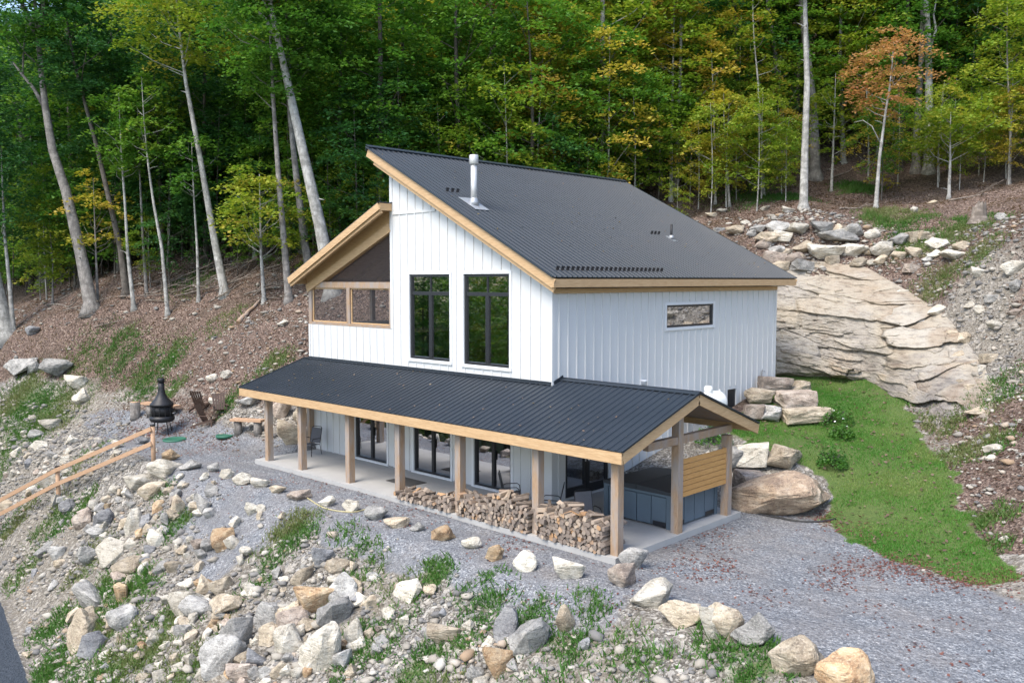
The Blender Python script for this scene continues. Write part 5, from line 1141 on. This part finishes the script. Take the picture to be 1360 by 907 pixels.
# single trees one can pick out, trunks where the photo shows them
def hero(pxs, wpx, label, bark, leafm, seed, H=None, cb=None, R=3.2, ns=90, fork=None, name='tree', leaf=.23, depth=None, per=95, prof='oval', rs=(.6, 1.1)):
    x, y, z, t = hit(*pxs[0]); t = t if depth is None else depth
    if depth is not None: p = atd(*pxs[0], t); x, y = p.x, p.y; z = ground(x, y)
    P_ = [Vector((0, 0, 0))] + [atd(a, b, t) - Vector((x, y, z)) for a, b in pxs[1:]]
    # carry the trunk on above the frame along its last direction
    if H and P_[-1].z < H:
        d = (P_[-1]-P_[-2]).normalized(); d = (d + Vector((0, 0, .6))).normalized(); P_.append(P_[-1] + d*(H-P_[-1].z)*.5); P_.append(P_[-2] + (d+Vector((0, 0, .4))).normalized()*(H-P_[-2].z))
    Z = P_[-1].z; tr = wpx*t/FPX/2
    tk, V, F, T = tree_meshes(seed, H=Z, cb=cb if cb is not None else Z*.62, R=R, tr=tr*.86, ns=int(ns*1.3), path=P_, leaf=leaf, per=per, prof=prof, rs=rs)
    for fk in (fork or []):
        Q = [atd(a, b, t) - Vector((x, y, z)) for a, b in fk[0]]; r0 = fk[1]*t/FPX/2; tk.tube(Q, [r0*(1-.6*i/(len(Q)-1)) for i in range(len(Q))], 7)
    rr_ = random.Random(seed)
    for _ in range(6 if name == 'tree' else 3):
        i_ = rr_.randint(1, max(1, len(pxs)-1)); f_ = rr_.random(); i_ = min(i_, len(P_)-1); b_ = P_[i_-1].lerp(P_[i_], f_); a_ = rr_.uniform(0, 6.28); L_ = rr_.uniform(.15, .6); q_ = b_+Vector((math.cos(a_)*L_, math.sin(a_)*L_, rr_.uniform(-.1, .6)*L_)); tk.tube([b_, (b_+q_)/2+Vector((0, 0, .04)), q_], [tr*.16+.01, tr*.11+.006, .006], 5, cap=False)
    o = empty(name, (x, y, z), 0, label, 'tree'); tk.build('trunk', M[bark], o, recalc=False); link('crown', mesh_np('crown', V, F, M[leafm], tint=T), o); return o
hero([(122, 408), (108, 340), (88, 255), (70, 200), (60, 140), (50, 48)], 19, 'big leaning forked tree with rough grey trunk at the upper left', 'bark_grey', 'leaf_green', 201, H=20, cb=14.5, fork=[([(50, 48), (38, 25), (24, -5)], 9), ([(50, 48), (57, 25), (58, -5)], 9), ([(60, 145), (45, 118), (30, 100), (18, 84)], 6), ([(30, 100), (32, 60), (36, 30)], 3)])
hero([(299, 392), (285, 320), (264, 200), (247, 110)], 12, 'straight pale grey tree leaning left, its foot above the brush pile', 'bark_pale', 'leaf_lime', 202, H=18, cb=12.5, R=4)
hero([(442, 360), (425, 300), (402, 200), (382, 110), (362, 20), (356, -10)], 21, 'tall thick pale trunk leaning left just behind the screened porch', 'bark_pale', 'leaf_gold', 203, H=19, depth=44, cb=15, R=3.6, fork=[([(372, 60), (352, 25), (330, 5)], 6)])
hero([(415, 380), (404, 320), (392, 220), (385, 150), (382, 60)], 13, 'grey trunk just left of the thick pale leaning one', 'bark_grey', 'leaf_green', 204, H=17, depth=46)
hero([(384, 402), (378, 330), (371, 250), (364, 150), (360, 70)], 11, 'grey trunk with pale foot standing left of the screened porch', 'bark_grey', 'leaf_green', 205, H=17)
hero([(6, 452), (-8, 380), (-30, 280), (-50, 150)], 30, 'thick pale trunk cut by the left edge of the photo', 'bark_pale', 'leaf_deep', 206, H=18)
hero([(62, 378), (55, 320), (36, 220), (18, 110), (8, 20)], 20, 'broad shadowed trunk deep in the wood at the far left', 'bark_grey', 'leaf_deep', 207, H=19)
hero([(168, 392), (160, 330), (130, 200), (100, 90)], 10, 'dark leaning trunk behind the big forked tree', 'bark_dark', 'leaf_deep', 208, H=18)
hero([(448, 270), (436, 210), (420, 130), (408, 40)], 16, 'dark trunk in the shade right of the thick pale leaning one', 'bark_dark', 'leaf_deep', 209, H=19, depth=56)
hero([(665, 240), (664, 160), (656, 90), (650, 30)], 10, 'slim brown trunk behind the roof ridge with orange top', 'bark_grey', 'leaf_rust', 210, H=15, depth=60, cb=9.5, R=2.3, ns=50)
hero([(1067, 281), (1069, 200), (1072, 110), (1069, 0)], 12, 'white barked tree with its foot at the top of the stone bank', 'bark_pale', 'leaf_lime', 211, H=18, cb=11.5)
hero([(1082, 236), (1080, 150), (1068, 40), (1064, -10)], 17, 'thick grey trunk just behind the white barked tree', 'bark_grey', 'leaf_gold', 212, H=19, cb=12)
hero([(1043, 230), (1036, 150), (1028, 60), (1020, 10)], 11, 'grey trunk left of the white barked tree', 'bark_grey', 'leaf_lime', 213, H=17)
hero([(1216, 233), (1219, 150), (1224, 80), (1226, 0)], 12, 'left trunk of the close pair at the right', 'bark_grey', 'leaf_deep', 214, H=18)
hero([(1233, 234), (1234, 150), (1233, 60), (1230, 0)], 14, 'right trunk of the close pair at the right, paler and thicker', 'bark_pale', 'leaf_deep', 215, H=18, fork=[([(1236, 62), (1243, 40), (1240, 20), (1244, -5)], 4)])
hero([(891, 271), (892, 180), (894, 80), (895, 30)], 6, 'thin straight white birch just right of the roof ridge end', 'bark_pale', 'leaf_gold', 216, H=13, cb=8, R=2.0, ns=46, rs=(.4, .8))
hero([(1163, 280), (1168, 210), (1176, 150), (1181, 120)], 6, 'young tree with rust orange crown and pale curved stem, centre right', 'bark_pale', 'leaf_rust', 217, H=8.8, cb=5.0, R=2.1, ns=60, name='sapling', leaf=.19, rs=(.4, .8), fork=[([(1170, 192), (1158, 168), (1146, 160), (1134, 163)], 1.6)])
hero([(1260, 262), (1262, 215), (1262, 190)], 5, 'low spreading yellow green sapling below the pair of trunks', 'bark_pale', 'leaf_lime', 218, H=4.6, cb=2.6, R=2.4, ns=26, name='sapling', prof='wide')
hero([(1340, 243), (1342, 180), (1340, 130), (1338, 90)], 5, 'thin tree with yellow leaves at the right edge of the photo', 'bark_grey', 'leaf_lime', 219, H=10, cb=3.2, R=2.0, ns=44, name='sapling')
hero([(1104, 252), (1106, 215), (1108, 160)], 4, 'sapling with drooping yellow green sprays right of the white barked tree', 'bark_pale', 'leaf_lime', 220, H=7, cb=2.0, R=1.4, ns=24, name='sapling', rs=(.4, .7))
hero([(1014, 260), (1012, 190), (1006, 100), (1002, 60)], 5, 'thin pale stem rising left of the grey trunks, yellow leaves halfway', 'bark_pale', 'leaf_lime', 221, H=12, cb=4.5, R=1.5, ns=34, name='sapling', rs=(.35, .7))
hero([(969, 276), (966, 230), (962, 170)], 4, 'thin pale sapling with orange and green leaves below the dark gap', 'bark_pale', 'leaf_gold', 222, H=6.5, cb=2.6, R=1.5, ns=26, name='sapling', rs=(.4, .75))
hero([(950, 272), (950, 220), (948, 150), (945, 70)], 4, 'thin pale sapling left of its orange leaved neighbour', 'bark_pale', 'leaf_gold', 223, H=9.5, cb=5.5, R=1.6, ns=28, name='sapling', rs=(.4, .75))
hero([(861, 225), (860, 160), (856, 90), (862, 40)], 5, 'slim tree with golden tiers of leaves behind the right end of the roof', 'bark_grey', 'leaf_gold', 224, H=12, cb=5.5, R=2.0, ns=44, name='sapling', depth=56, rs=(.4, .8))
hero([(223, 416), (215, 330), (204, 270), (197, 220)], 6, 'thin white birch leaning left in front of the dark hollow', 'bark_pale', 'leaf_green', 225, H=13, cb=8.5, R=1.7, ns=32, name='sapling', rs=(.4, .8))
hero([(178, 411), (170, 340), (166, 270), (163, 230)], 6, 'thin pale stem left of the leaning birch', 'bark_pale', 'leaf_green', 226, H=12, cb=7.5, R=1.7, ns=32, name='sapling', rs=(.4, .8))
hero([(18, 442), (12, 370), (6, 310), (4, 260)], 7, 'thin pale stem beside the thick trunk at the left edge', 'bark_pale', 'leaf_deep', 227, H=11, cb=5.5, R=2.2, ns=44, name='sapling')
hero([(195, 393), (190, 320), (187, 260)], 5, 'slim grey stem between the two white birches', 'bark_grey', 'leaf_green', 228, H=11, cb=7, R=1.6, ns=26, name='sapling')
hero([(264, 398), (262, 330), (258, 270)], 5, 'thin pale stem left of the straight grey tree', 'bark_pale', 'leaf_green', 229, H=9, cb=6, R=1.6, ns=26, name='sapling', rs=(.4, .8))
hero([(351, 404), (347, 340), (346, 300)], 6, 'low tree with yellow and orange tinged crown left of the screened porch', 'bark_pale', 'leaf_lime', 230, H=6.6, cb=2.8, R=2.5, ns=46, name='sapling', prof='wide', rs=(.5, .9))
hero([(338, 320), (336, 270), (333, 222)], 6, 'bare broken white snag behind the low yellowing crown', 'bark_pale', 'leaf_gold', 231, H=5, cb=4.5, R=.4, ns=2, name='sapling', depth=52)
hero([(70, 400), (70, 350), (66, 300)], 3, 'small tree with yellow leaves in front of the shadowed trunk, far left', 'bark_grey', 'leaf_lime', 232, H=6.5, cb=1.6, R=1.9, ns=34, name='sapling')
hero([(130, 396), (128, 350), (126, 300)], 4, 'small tree with golden sprays hanging at the big forked trunk', 'bark_grey', 'leaf_gold', 233, H=7, cb=3, R=2.0, ns=26, name='sapling', rs=(.4, .8))

# ------------------------------------------------------------------ flowering bushes by the boulders
def bush(px, py, w_, h_, label, fl=30, mt='weed'):
    x, y, z, t = hit(px, py); s = t/FPX; r = w_*s/2; h = h_*s; rng = np.random.default_rng(int(px)); n = 900
    th = rng.uniform(0, 6.28, n); rr = r*np.sqrt(rng.uniform(0, 1, n)); zz = h*np.sqrt(np.maximum(0, 1-(rr/r)**2))*rng.uniform(.3, 1.05, n)*(1+.3*np.sin(th*4))
    V, F = leaves(np.stack([rr*np.cos(th), rr*np.sin(th), zz], 1), .09, .8, rng); T = np.repeat(np.stack([rng.uniform(0, .6, n), rng.uniform(0, .5, n), np.zeros(n)], 1), 4, 0)
    o = empty('flower_bush', (x, y, z), 0, label, 'bush'); link('foliage', mesh_np('foliage', V, F, M['leaf_green'], tint=T), o)
    st = MB()
    for k in range(9): a = rng.uniform(0, 6.28); q = rng.uniform(.2, .9)*r; st.tube([(0, 0, -.05), (q*.5*math.cos(a), q*.5*math.sin(a), h*.4), (q*math.cos(a), q*math.sin(a), h*.7)], .008, 4)
    st.build('stem', M['bark_dark'], o)
    if fl:
        k = rng.choice(n, fl); C = np.stack([rr[k]*np.cos(th[k]), rr[k]*np.sin(th[k]), zz[k]+.05], 1); V, F = leaves(C, .11, .6, rng, .9); link('flower', mesh_np('flower', V, F, M['petal']), o)
bush(1108, 562, 50, 26, 'low dark green bush with white flowers at the end of the boulder steps', 14); bush(1118, 582, 34, 16, 'small dark bush below the white flowering one', 4); bush(948, 590, 50, 24, 'dark green flowering plants seen between the gable porch posts', 10); bush(1105, 620, 40, 26, 'yellow green weeds tumbling over the end of the tan block', 0)

# ------------------------------------------------------------------ ground cover
def sample(n, x0, x1, y0, y1, seed): r = np.random.default_rng(seed); return r.uniform(x0, x1, n), r.uniform(y0, y1, n), r
def blades(x, y, z, h, w_, rng, bend=.35):
    n = len(x); a = rng.uniform(0, 2*np.pi, n); dx, dy = np.cos(a), np.sin(a); b = rng.normal(0, bend, n)*h; b2 = rng.normal(0, bend, n)*h
    V = np.stack([np.stack([x-dx*w_, y-dy*w_, z-.01], 1), np.stack([x+dx*w_, y+dy*w_, z-.01], 1), np.stack([x+b, y+b2, z+h], 1)], 1).reshape(-1, 3); return V, np.arange(3*n).reshape(n, 3)
x, y, r = sample(330000, -3, 14, .5, 18.5, 1); m_ = sdist(x, y, LAWN) + .55*fbm(x*.9, y*.9, 4, 41) + .25*fbm(x*4, y*4, 2, 43) > 0; x, y = x[m_], y[m_]
dens = .58 + 1.3*fbm(x*.6, y*.6, 4, 91) + .25*((x < 4.5)*1.) + .1; k = r.random(len(x)) < dens; x, y = x[k], y[k]; z = height(x, y); n = len(x); print('grass', n)
h = r.uniform(.03, .075, n)*(1+.6*fbm(x*2, y*2, 2, 5)); V, F = blades(x, y, z, h, .014, r)
T = np.repeat(np.stack([r.uniform(0, 1, n)*.8, np.clip(.42 + 1.0*fbm(x*.7, y*.7, 3, 71) + .3*(x > 6.5)*(y > 5), 0, 1), np.zeros(n)], 1), 3, 0)
tag(link('lawn_grass', mesh_np('lawn_grass', V, F, M['grass'], tint=T)), 'green lawn grass on the strip beside the bedrock ledge', 'grass', kind='stuff')
x, y, r = sample(1300000, -46, 14, -15, 34, 2); wa = weed_amount(x, y)*(.5+1.1*value_noise(x*3.3, y*3.3, 66)); k = r.random(len(x)) < np.clip(wa-.13, 0, 1)*1.5; x, y = x[k], y[k]
k = ~((x > -13) & (x < 4.8) & (y > -3.2) & (y < 13.8)) & (sdist(x, y, LAWN) < 0) & (y > np.where(x > 0, -12.95 - .05*x, -11.15 - .19*(x+9.4)) - .1); x, y = x[k], y[k]; z = height(x, y); n = len(x); print('weeds', n)
hh = r.uniform(.05, .22, n)*np.clip(.6+.9*value_noise(x*2, y*2, 7), .4, 1.5); V, F = blades(x, y, z, hh, .022, r, .55)
tn = np.clip(.35 + 1.3*fbm(x*.5, y*.5, 3, 17), 0, 1); T = np.repeat(np.stack([r.uniform(0, .9, n), tn, np.zeros(n)], 1), 3, 0)
o = link('weeds', mesh_np('weeds', V, F, M['weed'], tint=T)); tag(o, 'clumps of weeds and grass growing over the stony slopes', 'weeds', kind='stuff')
sel = r.random(n) < .5; C = np.stack([x[sel]+r.normal(0, .05, sel.sum()), y[sel]+r.normal(0, .05, sel.sum()), z[sel]+hh[sel]*r.uniform(.2, .8, sel.sum())], 1); V, F = leaves(C, .075, .7, r)
T = np.repeat(np.stack([r.uniform(0, .8, len(C)), tn[sel], np.zeros(len(C))], 1), 4, 0); tag(link('leafy_weeds', mesh_np('leafy_weeds', V, F, M['weed'], tint=T)), 'broad leaved weeds sprouting in patches on the slopes', 'weeds', kind='stuff')
# fallen leaves
x, y, r = sample(420000, -50, 16, -9, 34, 3); z = height(x, y); li_ = masks(x, y, z)[2]; k = (r.random(len(x)) < li_*.42*np.clip(.7+.9*fbm(x*.5, y*.5, 3, 19), .1, 1.5)) & ~((x > -13) & (x < 4.8) & (y > -3.2) & (y < 13.8)); x, y, z = x[k], y[k], z[k]; n = len(x); print('litter', n)
V, F = leaves(np.stack([x, y, z+.03], 1), .115, .35, r, .7); T = np.repeat(np.stack([r.uniform(0, 1, n), np.clip(.45+1.3*fbm(x*.4, y*.4, 3, 23)+.2*(x > 8), 0, 1), np.zeros(n)], 1), 4, 0); tag(link('leaf_litter', mesh_np('leaf_litter', V, F, M['litter'], tint=T)), 'brown and tan fallen leaves covering the hillsides', 'leaves', kind='stuff')
x, y, r = sample(150000, -30, 16, -6, 6, 4); gd = sdist(x, y, GRAVEL); ld = sdist(x, y, LAWN); d = np.where(gd > .0, .07, 0) + .25*np.exp(-((x-7)/3)**2-((y+.5)/2)**2) + .95*np.exp(-np.abs(ld)/.35)*(x > 4.5)*(y < 5) + .8*np.exp(-((x+20.5)/4.5)**2-((y+1.6)/1.8)**2) + .3*np.exp(-((x-8)/1)**2-((y-.6)/.6)**2)
d = d*np.clip(.5+2.6*fbm(x*.7, y*.7, 4, 29), .03, 3); k = (r.random(len(x)) < d) & ~((x > -12.8) & (x < 4.5) & (y > -2.8) & (y < 13.8)) & (gd > np.where(x < -15, -4, -1.2)); x, y = x[k], y[k]; z = height(x, y); n = len(x); print('red', n)
V, F = leaves(np.stack([x, y, z+.02], 1), .07, .3, r, .7); T = np.repeat(np.stack([r.uniform(0, 1, n), r.uniform(0, 1, n), np.zeros(n)], 1), 4, 0); tag(link('fallen_red_leaves', mesh_np('fallen_red_leaves', V, F, M['litter_red'], tint=T)), 'red fallen leaves scattered over the grey gravel', 'leaves', kind='stuff')
x, y, r = sample(9000, -2, 12, 1, 18, 8); k = (sdist(x, y, LAWN) > 0) & (r.random(len(x)) < .16 + .5*np.clip(fbm(x*.6, y*.6, 3, 93), 0, 1)); x, y = x[k], y[k]; z = height(x, y); n = len(x)
V, F = leaves(np.stack([x, y, z+.06], 1), .12, .35, r, .7); T = np.repeat(np.stack([r.uniform(.3, 1, n), r.uniform(.4, 1, n), np.zeros(n)], 1), 4, 0); tag(link('lawn_leaves', mesh_np('lawn_leaves', V, F, M['litter'], tint=T)), 'pale fallen leaves sprinkled over the green lawn', 'leaves', kind='stuff')
# a few leaves caught on the roofs
r = np.random.default_rng(12); C = []
for _ in range(150):
    u_, v_ = r.uniform(RX0+.2, RX1-.1), r.uniform(RY0, RY1); C.append((u_, v_, mz(u_)+.05))
for _ in range(90):
    u_, v_ = r.uniform(PX0+.1, PX1-.1), r.uniform(PE+.1, -.1); C.append((u_, v_, pz(v_)+.05))
C = np.array(C); V, F = leaves(C, .075, .4, r, .7); T = np.repeat(np.stack([r.uniform(.5, 1, len(C)), r.uniform(.5, 1, len(C)), np.zeros(len(C))], 1), 4, 0); tag(link('roof_leaves', mesh_np('roof_leaves', V, F, M['litter'], tint=T)), 'few pale fallen leaves caught on the ribbed metal roofs', 'leaves', kind='stuff')
# loose rubble
def rubblemat():
    m, t, b = mat('rubble_stone'); g = G(t); a = g.sep(g.attr('tint')); co = g.coord(); c = g.ramp(a[0], [(0, (.11, .11, .115)), (.3, (.21, .205, .195)), (.55, (.30, .27, .225)), (.75, (.42, .385, .325)), (.9, (.54, .51, .45)), (1, (.33, .22, .13))])
    c = g.mix(g.math('MULTIPLY', g.noise(co, 20, 3), .5), c, (.2, .18, .15)); g.set(b.inputs['Base Color'], c); b.inputs['Roughness'].default_value = .9; return m
M['rubble'] = rubblemat()
OCT = np.array([(1, 0, 0), (-1, 0, 0), (0, 1, 0), (0, -1, 0), (0, 0, 1), (0, 0, -1), (.6, .6, .5), (-.6, -.55, .5), (.6, -.6, .45), (-.6, .6, .5)], float)
import bmesh
def hullfaces(P_):
    bm = bmesh.new()
    for p in P_: bm.verts.new(p)
    bm.verts.ensure_lookup_table(); bmesh.ops.convex_hull(bm, input=bm.verts[:]); bm.verts.index_update(); bmesh.ops.triangulate(bm, faces=bm.faces[:]); f = np.array([[v.index for v in q.verts] for q in bm.faces]); v = np.array([q.co for q in bm.verts]); bm.free(); return v, f
PR = []
for s_ in range(6):
    rr = np.random.default_rng(s_); P_ = OCT + rr.normal(0, .16, OCT.shape); PR.append(hullfaces(P_))
x, y, r = sample(260000, -48, 14, -14, 24, 5); z = height(x, y); gr_, la_, li_, ro_, _, we_ = masks(x, y, z)
slope = np.clip((-z-.1)/.5, 0, 1)*np.clip((z+4.4)/.2, 0, 1)
uv = None
den = slope*(1-gr_*.8)*(.30 + .8*np.clip(fbm(x*.5, y*.5, 3, 37)+.25, 0, 1)) + .14*((x > 7)*(y > 5)) + .14*((x < -13.5) & (x > -24) & (y > -1) & (y < 4.5)) + .34*((x > -6) & (x < 11) & (y > 12.5) & (z > 2.6)) + .05*li_ + .35*((x < -22) & (y < -2.5) & (z < .4))
den = den*(1-la_)*(1-ro_)*np.where((x > -13) & (x < 4.8) & (y > -3) & (y < 13.8), 0, 1); k = r.random(len(x)) < den*.7; x, y, z = x[k], y[k], z[k]; n = len(x); print('rubble', n)
Vs, Fs, Ts, off = [], [], [], 0; sz = .028 + .05*r.random(n)**1.5 + .12*r.random(n)**9; wh = r.integers(0, 6, n); yaw = r.uniform(0, 6.28, n); nz_ = fbm(x*.5, y*.5, 3, 81)
for s_ in range(6):
    q = np.where(wh == s_)[0]; P_, F_ = PR[s_]; c, s = np.cos(yaw[q])[:, None], np.sin(yaw[q])[:, None]; sx = sz[q][:, None]*r.uniform(.8, 1.4, (len(q), 1)); sy = sz[q][:, None]; s3 = sz[q][:, None]*r.uniform(.5, .9, (len(q), 1))
    X = P_[None, :, 0]*sx; Y = P_[None, :, 1]*sy; Z = P_[None, :, 2]*s3; V = np.stack([X*c-Y*s + x[q][:, None], X*s+Y*c + y[q][:, None], Z + z[q][:, None] + sz[q][:, None]*.2], -1); m = len(P_)
    Vs.append(V.reshape(-1, 3)); Fs.append((F_[None] + (np.arange(len(q))*m)[:, None, None]).reshape(-1, 3) + off); off += len(q)*m; tv = np.clip(r.beta(1.6, 1.6, len(q)) + .35*nz_[q], 0, 1); Ts.append(np.repeat(np.stack([tv, tv, tv], 1), m, 0))
tag(link('rubble', mesh_np('rubble', np.concatenate(Vs), np.concatenate(Fs), M['rubble'], tint=np.concatenate(Ts))), 'small loose rubble stones strewn over the banks', 'rubble', kind='stuff')
